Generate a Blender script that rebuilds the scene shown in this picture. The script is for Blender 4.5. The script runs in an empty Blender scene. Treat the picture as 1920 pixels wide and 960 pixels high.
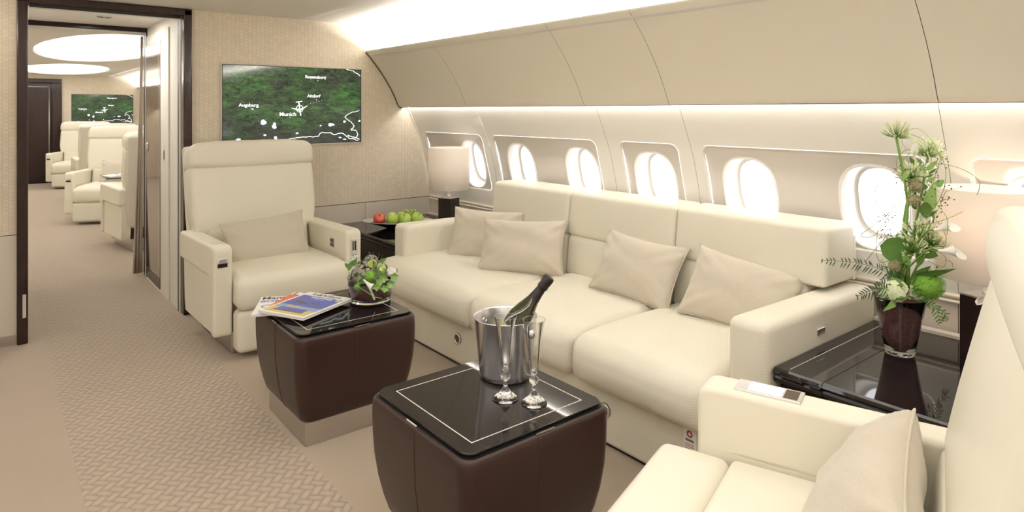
import bpy, bmesh, math, random
from mathutils import Vector, Matrix, Euler
from mathutils.geometry import delaunay_2d_cdt

random.seed(7)
PI = math.pi
SC = bpy.context.scene
COL = SC.collection
R = math.radians

# ------------------------------------------------------------------ camera
cam_d = bpy.data.cameras.new('camera')
cam = bpy.data.objects.new('camera', cam_d)
COL.objects.link(cam)
cam.location = (0, 0, 1.4)
cam.rotation_euler = (PI / 2, 0, -R(38.774))
cam_d.sensor_width = 36
cam_d.lens = 1220 / 1920 * 36
cam_d.shift_y = -(480 - 208) / 1920
cam_d.clip_start = 0.05
SC.camera = cam

# ------------------------------------------------------------------ world
W = bpy.data.worlds.new('daylight')
SC.world = W
W.use_nodes = True
W.node_tree.nodes['Background'].inputs[0].default_value = (0.97, 0.97, 1.0, 1)
W.node_tree.nodes['Background'].inputs[1].default_value = 3.0

SC.view_settings.view_transform = 'Standard'
SC.view_settings.look = 'None'
SC.view_settings.gamma = 1
SC.view_settings.exposure = 0.47
SC.view_settings.use_curve_mapping = False
SC.cycles.use_denoising = True
SC.cycles.max_bounces = 10
SC.cycles.diffuse_bounces = 5
SC.cycles.transmission_bounces = 8
SC.cycles.transparent_max_bounces = 12
SC.cycles.sample_clamp_indirect = 6

WARM = (1.0, 0.93, 0.82)
P_COVE, P_WASH, P_DOME, P_DOME2 = 11.5, 1.35, 30.0, 34.0


def area(name, loc, rot, sx, sy, power, color=WARM, spread=None):
    d = bpy.data.lights.new(name, 'AREA')
    d.shape = 'RECTANGLE'
    d.size, d.size_y = sx, sy
    d.energy = power
    d.color = color
    if spread: d.spread = spread
    o = bpy.data.objects.new(name, d)
    COL.objects.link(o)
    o.location = loc
    o.rotation_euler = rot
    return o


XC = 1.0            # fuselage centre line
YB = 4.9            # lounge face of the bulkhead
Y2 = 6.3            # next cabin starts
YE = 15.5           # far bulkhead
Y0 = -2.6           # rear end of the lounge


def mirror_x(s, x):
    return x if s > 0 else 2 * XC - x


# LED strips in the light coves, both sides, both cabins
for s in (1, -1):
    for (a, b) in ((Y0 + .1, YB - .03), (Y2 + .1, YE - .1)):
        L = b - a
        area('cove_light', (mirror_x(s, 2.455), (a + b) / 2, 1.865), (PI, s * R(-18), 0), .04, L, P_COVE * L, (1, .975, .95))
        area('wall_wash_light', (mirror_x(s, 2.775), (a + b) / 2, 1.452), (0, s * R(-14), 0), .018, L, P_WASH * L, (1, .975, .94))


DOMES = [(1.0, .75, .62, 1.9, P_DOME), (1.0, 8.9, .62, 2.05, P_DOME2), (1.0, 13.4, .62, 1.75, P_DOME2)]


# ------------------------------------------------------------------ materials
MATS = {}


class NT:
    def __init__(s, name):
        s.m = bpy.data.materials.new(name)
        s.m.use_nodes = True
        s.t = s.m.node_tree
        s.n = s.t.nodes
        s.l = s.t.links
        s.b = s.n['Principled BSDF']
        s.out = s.n['Material Output']

    def node(s, typ, **kw):
        n = s.n.new(typ)
        for k, v in kw.items():
            if k.startswith('i_'):
                n.inputs[k[2:].replace('_', ' ')].default_value = v
            else:
                setattr(n, k, v)
        return n

    def link(s, a, b):
        s.l.new(a, b)

    def math(s, op, a, b=None, c=None):
        n = s.n.new('ShaderNodeMath')
        n.operation = op
        for i, v in enumerate((a, b, c)):
            if v is None: continue
            if isinstance(v, (int, float)): n.inputs[i].default_value = v
            else: s.l.new(v, n.inputs[i])
        return n.outputs[0]

    def coords(s, kind='Object'):
        return s.n.new('ShaderNodeTexCoord').outputs[kind]

    def mapping(s, vec, scale=(1, 1, 1), rot=(0, 0, 0), loc=(0, 0, 0)):
        n = s.n.new('ShaderNodeMapping')
        n.inputs['Scale'].default_value = scale
        n.inputs['Rotation'].default_value = rot
        n.inputs['Location'].default_value = loc
        s.l.new(vec, n.inputs['Vector'])
        return n.outputs[0]

    def mixc(s, fac, a, b):
        n = s.n.new('ShaderNodeMix')
        n.data_type = 'RGBA'
        for i, v in ((0, fac), (6, a), (7, b)):
            if isinstance(v, (int, float)): n.inputs[i].default_value = v
            elif isinstance(v, tuple): n.inputs[i].default_value = (*v, 1) if len(v) == 3 else v
            else: s.l.new(v, n.inputs[i])
        return n.outputs[2]

    def bump(s, h, strength=.2, dist=.002, prev=None):
        n = s.n.new('ShaderNodeBump')
        n.inputs['Strength'].default_value = strength
        n.inputs['Distance'].default_value = dist
        s.l.new(h, n.inputs['Height'])
        if prev is not None: s.l.new(prev, n.inputs['Normal'])
        s.l.new(n.outputs[0], s.b.inputs['Normal'])
        return n.outputs[0]


def mat(name, col, rough=.5, metal=0, spec=.5, noise=0, nscale=200, bump=0, coat=0, emit=None, estr=0,
        trans=0, ior=1.45, sheen=0, vary=0, vscale=4):
    t = NT(name)
    b = t.b
    b.inputs['Base Color'].default_value = (*col, 1)
    b.inputs['Roughness'].default_value = rough
    b.inputs['Metallic'].default_value = metal
    b.inputs['Specular IOR Level'].default_value = spec
    b.inputs['Coat Weight'].default_value = coat
    b.inputs['Coat Roughness'].default_value = .03
    b.inputs['Transmission Weight'].default_value = trans
    b.inputs['IOR'].default_value = ior
    b.inputs['Sheen Weight'].default_value = sheen
    if emit:
        b.inputs['Emission Color'].default_value = (*emit, 1)
        b.inputs['Emission Strength'].default_value = estr
    co = t.coords()
    if vary:
        n = t.node('ShaderNodeTexNoise', i_Scale=vscale, i_Detail=3.0)
        t.link(co, n.inputs['Vector'])
        c = t.mixc(n.outputs[0], tuple(v * (1 - vary) for v in col), tuple(min(1, v * (1 + vary)) for v in col))
        t.link(c, b.inputs['Base Color'])
    if bump:
        n = t.node('ShaderNodeTexNoise', i_Scale=nscale, i_Detail=2.0)
        t.link(co, n.inputs['Vector'])
        t.bump(n.outputs[0], bump, .002)
    MATS[name] = t.m
    return t.m


LEATHER = mat('cream_leather', (.80, .757, .635), .42, spec=.4, bump=.12, nscale=320)
SHELL = mat('cream_shell', (.74, .70, .60), .5, bump=.05)
WALLC = mat('cream_lining', (.80, .77, .705), .45, bump=.05, nscale=60)
BINC = mat('sand_bin_lining', (.75, .695, .58), .5, bump=.06, nscale=120)
CEILC = mat('ceiling_cream', (.78, .75, .69), .6)
RECESS = mat('window_recess_beige', (.65, .60, .545), .16, spec=.5)
PLASTIC = mat('window_reveal_white', (.90, .87, .84), .35)
WAINSC = mat('wainscot_beige', (.64, .58, .50), .45, bump=.04)
GOLDTRIM = mat('pale_trim', (.75, .68, .58), .3)
GROOVE = mat('dark_groove', (.10, .07, .05), .8)
LED = mat('light_strip', (1, 1, 1), .5, emit=(1, .98, .95), estr=4)
DISH = mat('luminous_dome', (.9, .88, .84), .6, emit=(1, .975, .93), estr=.62)
RING = mat('luminous_ring', (.9, .88, .84), .6, emit=(1, .98, .95), estr=4.5)
CHROME = mat('chrome', (.82, .80, .80), .12, metal=1)
STEEL = mat('plinth_steel', (.62, .58, .56), .28, metal=1)
SATIN = mat('satin_silver', (.75, .73, .71), .35, metal=.8)
BLACK = mat('black_gap', (.01, .01, .01), .4)
LINE = mat('silver_inlay', (.75, .72, .68), .35, metal=.3)
PILLOW = None
WHITE = mat('white_paper', (.86, .85, .83), .5)


def thin_glass():
    t = NT('thin_glass')
    tr = t.node('ShaderNodeBsdfTransparent'); tr.inputs[0].default_value = (.965, .97, .97, 1)
    gl = t.node('ShaderNodeBsdfGlossy'); gl.inputs['Roughness'].default_value = .015
    lw = t.node('ShaderNodeLayerWeight'); lw.inputs[0].default_value = .32
    mx = t.node('ShaderNodeMixShader')
    t.link(t.math('MULTIPLY_ADD', lw.outputs['Fresnel'], .9, .0), mx.inputs[0])
    t.link(tr.outputs[0], mx.inputs[1]); t.link(gl.outputs[0], mx.inputs[2])
    t.link(mx.outputs[0], t.out.inputs[0])
    return t.m


THING = thin_glass()
GLASSM = mat('clear_glass', (1, 1, 1), .0, trans=1, ior=1.47)
LCD = mat('lcd_screen', (.35, .37, .45), .1, emit=(.66, .68, .95), estr=.75)


def wood_gloss():
    t = NT('dark_gloss_wood')
    co = t.mapping(t.coords(), (30, 30, 1.6))
    n = t.node('ShaderNodeTexNoise', i_Scale=3.0, i_Detail=4.0)
    t.link(co, n.inputs['Vector'])
    c = t.mixc(n.outputs[0], (.010, .005, .004), (.040, .019, .015))
    t.link(c, t.b.inputs['Base Color'])
    t.b.inputs['Roughness'].default_value = .24
    t.b.inputs['Specular IOR Level'].default_value = .38
    t.b.inputs['Coat Weight'].default_value = .1
    t.b.inputs['Coat Roughness'].default_value = .02
    return t.m


WOOD = wood_gloss()
BLACKG = mat('black_gloss_top', (.010, .007, .0075), .035, spec=.62)
BROWN = mat('brown_leather', (.034, .016, .012), .34, spec=.45, bump=.15, nscale=420)
BROWNMAT = mat('brown_lamp_base', (.018, .008, .007), .35)


def fabric(name, c1, c2, sx=900, rough=.85):
    t = NT(name)
    co = t.coords()
    w = t.node('ShaderNodeTexNoise', i_Scale=1.0, i_Detail=3.0)
    t.link(t.mapping(co, (sx, sx * .12, sx)), w.inputs['Vector'])
    w2 = t.node('ShaderNodeTexNoise', i_Scale=1.0, i_Detail=2.0)
    t.link(t.mapping(co, (sx * .1, sx, sx * .1)), w2.inputs['Vector'])
    f = t.math('MULTIPLY', t.math('ADD', w.outputs[0], w2.outputs[0]), .5)
    t.link(t.mixc(f, c1, c2), t.b.inputs['Base Color'])
    t.b.inputs['Roughness'].default_value = rough
    t.b.inputs['Sheen Weight'].default_value = .3
    t.bump(f, .35, .0015)
    return t.m


PILLOW = fabric('linen_pillow', (.47, .415, .33), (.66, .60, .495))
CURT = fabric('taupe_curtain', (.34, .28, .215), (.44, .37, .29), 400)


def sofa_mat():
    # small diagonal diamond weave
    t = NT('cream_woven_upholstery')
    co = t.coords()
    sep = t.n.new('ShaderNodeSeparateXYZ')
    t.link(co, sep.inputs[0])
    k = 2 * PI / .0098
    # x+y and z run along every upright face, x and y along the level ones
    u = t.math('ADD', sep.outputs[1], t.math('MULTIPLY', sep.outputs[0], .35))
    v = t.math('ADD', sep.outputs[2], t.math('MULTIPLY', sep.outputs[0], .95))
    a = t.math('SINE', t.math('MULTIPLY', u, k))
    b = t.math('SINE', t.math('MULTIPLY', v, k))
    h = t.math('MULTIPLY', a, b)
    h2 = t.math('MULTIPLY_ADD', h, .5, .5)
    t.link(t.mixc(h2, (.715, .67, .55), (.805, .765, .65)), t.b.inputs['Base Color'])
    t.b.inputs['Roughness'].default_value = .5
    t.b.inputs['Specular IOR Level'].default_value = .35
    t.bump(h2, .28, .0013)
    return t.m


SOFAM = sofa_mat()


def wallpaper():
    t = NT('woven_wallpaper')
    co = t.coords()
    m = t.mapping(co, (1, 1, 1), (R(90), 0, 0))
    br = t.node('ShaderNodeTexBrick', offset=.5, offset_frequency=2)
    br.inputs['Scale'].default_value = 1
    br.inputs['Brick Width'].default_value = .024
    br.inputs['Row Height'].default_value = .030
    br.inputs['Mortar Size'].default_value = .0011
    br.inputs['Mortar Smooth'].default_value = .6
    br.inputs['Bias'].default_value = 0
    br.inputs['Color1'].default_value = (.70, .615, .485, 1)
    br.inputs['Color2'].default_value = (.755, .67, .54, 1)
    br.inputs['Mortar'].default_value = (.54, .45, .335, 1)
    # rows stand vertical: columns of tiles, every other column shifted by half a tile
    m2 = t.mapping(co, (1, 1, 1), (R(90), R(0), R(90)))
    sep = t.n.new('ShaderNodeSeparateXYZ'); t.link(co, sep.inputs[0])
    cmb = t.n.new('ShaderNodeCombineXYZ')
    t.link(sep.outputs[2], cmb.inputs[0]); t.link(sep.outputs[0], cmb.inputs[1])
    t.link(cmb.outputs[0], br.inputs['Vector'])
    t.link(br.outputs['Color'], t.b.inputs['Base Color'])
    inv = t.math('SUBTRACT', 1.0, br.outputs['Fac'])
    t.b.inputs['Roughness'].default_value = .55
    t.bump(inv, .3, .003)
    return t.m


PAPER = wallpaper()


def carpet():
    t = NT('carpet_with_woven_runner')
    co = t.coords()
    sep = t.n.new('ShaderNodeSeparateXYZ'); t.link(co, sep.inputs[0])
    x, y = sep.outputs[0], sep.outputs[1]
    c = .030 * math.sqrt(2)
    u = t.math('DIVIDE', t.math('ADD', x, y), c); v = t.math('DIVIDE', t.math('SUBTRACT', y, x), c)
    i = t.math('FLOOR', u); j = t.math('FLOOR', v)
    fu = t.math('SUBTRACT', u, i); fv = t.math('SUBTRACT', v, j)
    k = t.math('FLOORED_MODULO', t.math('ADD', i, j), 4.0)
    isH = t.math('LESS_THAN', k, 2.0)
    # position along the float (0..1 over two cells)
    alongH = t.math('MULTIPLY', t.math('ADD', t.math('FLOORED_MODULO', k, 2.0), fu), .5)
    kk = t.math('FLOORED_MODULO', k, 2.0)
    alongV = t.math('MULTIPLY', t.math('ADD', kk, fv), .5)
    def ridge(q, p):
        s1 = t.math('SINE', t.math('MULTIPLY', q, PI))
        return t.math('POWER', t.math('MAXIMUM', s1, 0.0), p)
    hH = t.math('MULTIPLY', ridge(fv, .28), ridge(alongH, .22))
    hV = t.math('MULTIPLY', ridge(fu, .28), ridge(alongV, .22))
    h = t.math('ADD', t.math('MULTIPLY', hH, isH), t.math('MULTIPLY', t.math('MULTIPLY', hV, t.math('SUBTRACT', 1.0, isH)), .9))
    # the runner between its two edges
    inx = t.math('MULTIPLY', t.math('GREATER_THAN', x, .265), t.math('LESS_THAN', x, 1.0))
    nz = t.node('ShaderNodeTexNoise', i_Scale=900.0, i_Detail=2.0); t.link(co, nz.inputs['Vector'])
    nb = t.node('ShaderNodeTexNoise', i_Scale=3.5, i_Detail=3.0); t.link(co, nb.inputs['Vector'])
    base = t.mixc(nb.outputs[0], (.33, .262, .19), (.41, .33, .25))
    base2 = t.mixc(nz.outputs[0], base, (.435, .36, .28))
    low = t.mixc(h, (.265, .205, .145), t.mixc(.22, base2, (.65, .56, .45)))  # creases of the weave tinted darker, shadow lines painted into the colour
    t.link(t.mixc(inx, base2, low), t.b.inputs['Base Color'])
    t.b.inputs['Roughness'].default_value = .95
    t.b.inputs['Specular IOR Level'].default_value = .1
    t.b.inputs['Sheen Weight'].default_value = .25
    hh = t.math('MULTIPLY_ADD', t.math('MULTIPLY', h, inx), 1.0, t.math('MULTIPLY', nz.outputs[0], .12))
    t.bump(hh, .7, .006)
    return t.m


CARPET = carpet()


def brushed():
    t = NT('brushed_steel')
    t.b.inputs['Metallic'].default_value = 1
    t.b.inputs['Base Color'].default_value = (.86, .84, .85, 1)
    t.b.inputs['Roughness'].default_value = .27
    t.b.inputs['Anisotropic'].default_value = 0
    co = t.coords()
    n = t.node('ShaderNodeTexNoise', i_Scale=1.0, i_Detail=2.0)
    t.link(t.mapping(co, (1, 1, 40)), n.inputs['Vector'])
    t.link(t.mixc(n.outputs[0], (.80, .78, .79), (.90, .88, .89)), t.b.inputs['Base Color'])
    tg = t.node('ShaderNodeTangent', direction_type='RADIAL', axis='Z')
    t.link(tg.outputs[0], t.b.inputs['Tangent'])
    return t.m


BRUSH = brushed()


def shade_mat(name, e, col):
    t = NT(name)
    t.b.inputs['Base Color'].default_value = (.88, .85, .80, 1)
    t.b.inputs['Roughness'].default_value = .8
    tr = t.node('ShaderNodeBsdfTranslucent'); tr.inputs[0].default_value = (*col, 1)
    mx = t.node('ShaderNodeMixShader'); mx.inputs[0].default_value = .45
    t.link(t.b.outputs[0], mx.inputs[1]); t.link(tr.outputs[0], mx.inputs[2])
    t.link(mx.outputs[0], t.out.inputs[0])
    return t.m


SHADE = shade_mat('white_lamp_shade', 0, (.9, .82, .74))


def pane_mat():
    t = NT('window_pane')
    tr = t.node('ShaderNodeBsdfTransparent'); tr.inputs[0].default_value = (.97, .97, .98, 1)
    gl = t.node('ShaderNodeBsdfGlossy'); gl.inputs['Roughness'].default_value = .03
    mx = t.node('ShaderNodeMixShader')
    mx.inputs[0].default_value = .03; t.link(tr.outputs[0], mx.inputs[1]); t.link(gl.outputs[0], mx.inputs[2])
    t.link(mx.outputs[0], t.out.inputs[0])
    return t.m


PANE = pane_mat()
MIRROR = mat('bronze_mirror', (.27, .23, .21), .04, metal=1)

# ------------------------------------------------------------------ object helpers


def link(o, parent=None):
    COL.objects.link(o)
    if parent is not None: o.parent = parent
    return o


def tag(o, label=None, cat=None, group=None, kind=None):
    if label: o['label'] = label
    if cat: o['category'] = cat
    if group: o['group'] = group
    if kind: o['kind'] = kind
    return o


def thing(name, label, cat, loc=(0, 0, 0), rz=0, group=None):
    o = bpy.data.objects.new(name, None)
    o.empty_display_size = .05
    COL.objects.link(o)
    o.location = loc
    o.rotation_euler = (0, 0, rz)
    return tag(o, label, cat, group)


def obj(name, bm, m, parent=None, smooth=True, wn=False, loc=None, rot=None, recalc=True):
    if recalc: bmesh.ops.recalc_face_normals(bm, faces=bm.faces)
    me = bpy.data.meshes.new(name)
    bm.to_mesh(me)
    bm.free()
    if smooth:
        for p in me.polygons: p.use_smooth = True
    me.materials.append(m)
    o = link(bpy.data.objects.new(name, me), parent)
    if loc: o.location = loc
    if rot: o.rotation_euler = rot
    if wn:
        md = o.modifiers.new('normals', 'WEIGHTED_NORMAL')
        md.keep_sharp = True
    return o


def struct(name, bm, m, parent=None, **kw):
    o = obj(name, bm, m, parent, **kw)
    if parent is None: o['kind'] = 'structure'
    return o


def box(bm, x0, x1, y0, y1, z0, z1, bev=0, seg=2):
    r = bmesh.ops.create_cube(bm, size=1)
    vs = r['verts']
    for v in vs:
        v.co = Vector(((x0 + x1) / 2 + v.co.x * (x1 - x0), (y0 + y1) / 2 + v.co.y * (y1 - y0), (z0 + z1) / 2 + v.co.z * (z1 - z0)))
    if bev:
        es = list({e for v in vs for e in v.link_edges})
        bmesh.ops.bevel(bm, geom=es, offset=bev, segments=seg, profile=.5, affect='EDGES')
    return bm


def bx(name, x0, x1, y0, y1, z0, z1, m, parent=None, bev=0, seg=2, **kw):
    bm = bmesh.new()
    box(bm, x0, x1, y0, y1, z0, z1, bev, seg)
    return obj(name, bm, m, parent, smooth=bool(bev), wn=bool(bev), **kw)


def sbx(name, x0, x1, y0, y1, z0, z1, m, parent=None, bev=0):
    o = bx(name, x0, x1, y0, y1, z0, z1, m, parent, bev)
    if parent is None: o['kind'] = 'structure'
    return o


def coords_axis(h, r, n, k=3):
    a = [-(h - r) - r * math.tan(R(45) * i / k) for i in range(k, 0, -1)]
    b = [-(h - r) + 2 * (h - r) * i / n for i in range(n + 1)]
    return a + b + [-v for v in reversed(a)]


def soft(hx, hy, hz, r, n=(4, 4, 4), f=None, cx=0, cy=0, cz=0, k=3):
    """dense rounded box (half sizes), deformed by f(x,y,z,u,v,w)"""
    r = min(r, hx * .999, hy * .999, hz * .999)
    ax = [coords_axis(h, r, m, k) for h, m in zip((hx, hy, hz), n)]
    H = (hx, hy, hz)
    bm = bmesh.new()
    for d in range(3):
        e, g = (d + 1) % 3, (d + 2) % 3
        for s in (-1, 1):
            rows = []
            for a in ax[e]:
                row = []
                for b in ax[g]:
                    p = [0, 0, 0]
                    p[d] = s * H[d]; p[e] = a; p[g] = b
                    c = [max(-(H[i] - r), min(H[i] - r, p[i])) for i in range(3)]
                    dv = Vector([p[i] - c[i] for i in range(3)])
                    q = Vector(c) + dv.normalized() * r
                    if f: q = Vector(f(q.x, q.y, q.z, q.x / hx, q.y / hy, q.z / hz))
                    row.append(bm.verts.new((q.x + cx, q.y + cy, q.z + cz)))
                rows.append(row)
            for i in range(len(rows) - 1):
                for j in range(len(rows[0]) - 1):
                    bm.faces.new((rows[i][j], rows[i + 1][j], rows[i + 1][j + 1], rows[i][j + 1]))
    bmesh.ops.remove_doubles(bm, verts=bm.verts, dist=1e-5)
    return bm


def lathe(prof, n=40, cx=0, cy=0, cz=0, bm=None, close=False):
    bm = bm or bmesh.new()
    rings = []
    for (r, z) in prof:
        if r < 1e-6:
            rings.append([bm.verts.new((cx, cy, cz + z))])
        else:
            rings.append([bm.verts.new((cx + r * math.cos(2 * PI * i / n), cy + r * math.sin(2 * PI * i / n), cz + z)) for i in range(n)])
    pr = list(zip(rings, rings[1:]))
    if close: pr.append((rings[-1], rings[0]))
    for a, b in pr:
        for i in range(n):
            j = (i + 1) % n
            if len(a) == 1 and len(b) == 1: continue
            if len(a) == 1: bm.faces.new((a[0], b[j], b[i]))
            elif len(b) == 1: bm.faces.new((a[i], a[j], b[0]))
            else: bm.faces.new((a[i], a[j], b[j], b[i]))
    return bm


def tube(bm, pts, rad, n=8, closed=False, caps=True):
    pts = [Vector(p) for p in pts]
    N = len(pts)
    rr = rad if isinstance(rad, (list, tuple)) else [rad] * N
    rings = []
    up = None
    for i, p in enumerate(pts):
        if closed: t = pts[(i + 1) % N] - pts[i - 1]
        else: t = pts[min(i + 1, N - 1)] - pts[max(i - 1, 0)]
        if t.length < 1e-9: t = Vector((0, 0, 1))
        t.normalize()
        if up is None:
            up = t.orthogonal().normalized()
        up = (up - t * up.dot(t))
        if up.length < 1e-6: up = t.orthogonal()
        up.normalize()
        sd = t.cross(up)
        rings.append([bm.verts.new(p + (up * math.cos(2 * PI * k / n) + sd * math.sin(2 * PI * k / n)) * rr[i]) for k in range(n)])
    pr = list(zip(rings, rings[1:]))
    if closed: pr.append((rings[-1], rings[0]))
    for a, b in pr:
        for k in range(n):
            bm.faces.new((a[k], a[(k + 1) % n], b[(k + 1) % n], b[k]))
    if caps and not closed:
        bm.faces.new(rings[0]); bm.faces.new(list(reversed(rings[-1])))
    return bm


def smooth_path(pts, n=6, closed=False):
    pts = [Vector(p) for p in pts]
    out = []
    N = len(pts)
    rng = range(N) if closed else range(N - 1)
    for i in rng:
        if closed: p0, p1, p2, p3 = pts[i - 1], pts[i], pts[(i + 1) % N], pts[(i + 2) % N]
        else: p0, p1, p2, p3 = pts[max(i - 1, 0)], pts[i], pts[i + 1], pts[min(i + 2, N - 1)]
        for k in range(n):
            t = k / n
            out.append(.5 * ((2 * p1) + (-p0 + p2) * t + (2 * p0 - 5 * p1 + 4 * p2 - p3) * t * t + (-p0 + 3 * p1 - 3 * p2 + p3) * t ** 3))
    if not closed: out.append(pts[-1])
    return out


def extrude_poly(poly, axis, a, b, bm=None):
    """poly: 2D list; axis 'x': poly in (y,z); 'y': (x,z); 'z': (x,y)"""
    bm = bm or bmesh.new()
    def mk(p, t):
        return {'x': (t, p[0], p[1]), 'y': (p[0], t, p[1]), 'z': (p[0], p[1], t)}[axis]
    A = [bm.verts.new(mk(p, a)) for p in poly]
    B = [bm.verts.new(mk(p, b)) for p in poly]
    bm.faces.new(A); bm.faces.new(list(reversed(B)))
    n = len(poly)
    for i in range(n):
        j = (i + 1) % n
        bm.faces.new((A[i], B[i], B[j], A[j]))
    return bm


def rrect(x0, x1, y0, y1, r, n=6):
    pts = []
    for cx, cy, a0 in ((x1 - r, y1 - r, 0), (x0 + r, y1 - r, 90), (x0 + r, y0 + r, 180), (x1 - r, y0 + r, 270)):
        for i in range(n + 1):
            a = R(a0 + 90 * i / n)
            pts.append((cx + r * math.cos(a), cy + r * math.sin(a)))
    return pts


def strip(bm, prof, y0, y1, seg=1):
    """open profile (x,z) swept along y"""
    for i in range(seg):
        a = y0 + (y1 - y0) * i / seg; b = y0 + (y1 - y0) * (i + 1) / seg
        A = [bm.verts.new((p[0], a, p[1])) for p in prof]
        B = [bm.verts.new((p[0], b, p[1])) for p in prof]
        for k in range(len(prof) - 1):
            bm.faces.new((A[k], A[k + 1], B[k + 1], B[k]))
    return bm


def text_obj(name, s, size, m, parent, loc, rot, align='CENTER', ext=.0004, xs=1.0, offset=0.0, shear=0, ws=1.0):
    cu = bpy.data.curves.new(name, 'FONT')
    cu.body = s; cu.size = size; cu.align_x = align; cu.align_y = 'CENTER'
    cu.extrude = ext; cu.offset = offset; cu.shear = shear; cu.space_character = ws
    tmp = bpy.data.objects.new('tmp', cu)
    COL.objects.link(tmp)
    bpy.context.view_layer.update()
    me = bpy.data.meshes.new_from_object(tmp.evaluated_get(bpy.context.evaluated_depsgraph_get()))
    bpy.data.objects.remove(tmp)
    me.materials.clear(); me.materials.append(m)
    o = link(bpy.data.objects.new(name, me), parent)
    o.location = loc; o.rotation_euler = rot; o.scale = (xs, 1, 1)
    return o


def copy_tree(o, parent=None):
    c = o.copy(); COL.objects.link(c)
    c.parent = parent
    for ch in list(o.children): copy_tree(ch, c)
    return c


# ------------------------------------------------------------------ room shell
WP = [(1.47, 2.774), (1.391, 2.81), (1.30, 2.853), (1.223, 2.888), (1.136, 2.924), (1.0, 2.962), (.83, 2.996), (.65, 3.015), (.45, 3.025), (0, 3.03), (-.1, 3.03)]


def wallx(z):
    for (z1, x1), (z0, x0) in zip(WP, WP[1:]):
        if z0 <= z <= z1: return x0 + (x1 - x0) * (z - z0) / (z1 - z0)
    return WP[0][1] if z > 1.4 else WP[-1][1]


def wallp(y, z, off, s):
    """point on the side lining, pushed outwards by off"""
    d = (wallx(z + .03) - wallx(z - .03)) / .06
    l = math.hypot(1, d)
    x = wallx(z) + off / l
    return Vector((mirror_x(s, x), y, z - off * d / l))


def inside(p, poly):
    x, y = p; c = False; n = len(poly)
    for i in range(n):
        x1, y1 = poly[i]; x2, y2 = poly[i - 1]
        if (y1 > y) != (y2 > y) and x < (x2 - x1) * (y - y1) / (y2 - y1) + x1: c = not c
    return c


def sheet(outer, holes, off, s, dy=.25, dz=.045):
    vs = []; es = []
    def add(loop):
        i0 = len(vs)
        vs.extend(Vector(p) for p in loop)
        n = len(loop)
        es.extend((i0 + i, i0 + (i + 1) % n) for i in range(n))
    # subdivide the outer loop
    lo = []
    n = len(outer)
    for i in range(n):
        a, b = Vector(outer[i]), Vector(outer[(i + 1) % n])
        k = max(1, int((b - a).length / (dz if abs(a.x - b.x) < 1e-6 else dy)))
        lo += [tuple(a.lerp(b, t / k)) for t in range(k)]
    add(lo)
    for h in holes: add(h)
    ys = [p[0] for p in outer]; zs = [p[1] for p in outer]
    y = min(ys) + dy / 2
    while y < max(ys):
        z = min(zs) + dz
        while z < max(zs) - dz / 3:
            if inside((y, z), outer) and not any(inside((y, z), h) for h in holes):
                vs.append(Vector((y, z)))
            z += dz
        y += dy
    r = delaunay_2d_cdt(vs, es, [], 0, 1e-5)
    bm = bmesh.new()
    V = [bm.verts.new(wallp(p[0], p[1], off, s)) for p in r[0]]
    for f in r[2]:
        c = sum((Vector(r[0][i]) for i in f), Vector((0, 0))) / len(f)
        if inside(c, outer) and not any(inside(c, h) for h in holes):
            try: bm.faces.new([V[i] for i in f])
            except ValueError: pass
    for v in [v for v in bm.verts if not v.link_faces]: bm.verts.remove(v)
    return bm


def loft(bm, loops, s):
    """loops: list of (list of (y,z), off)"""
    rings = [[bm.verts.new(wallp(p[0], p[1], off, s)) for p in lp] for lp, off in loops]
    for a, b in zip(rings, rings[1:]):
        n = len(a)
        for i in range(n):
            bm.faces.new((a[i], a[(i + 1) % n], b[(i + 1) % n], b[i]))
    return bm


def oval(cy, cz, a, b, n=40, e=2.7):
    out = []
    for i in range(n):
        t = 2 * PI * i / n
        c, s_ = math.cos(t), math.sin(t)
        out.append((cy + a * math.copysign(abs(c) ** (2 / e), c), cz + b * math.copysign(abs(s_) ** (2 / e), s_)))
    return out


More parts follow.
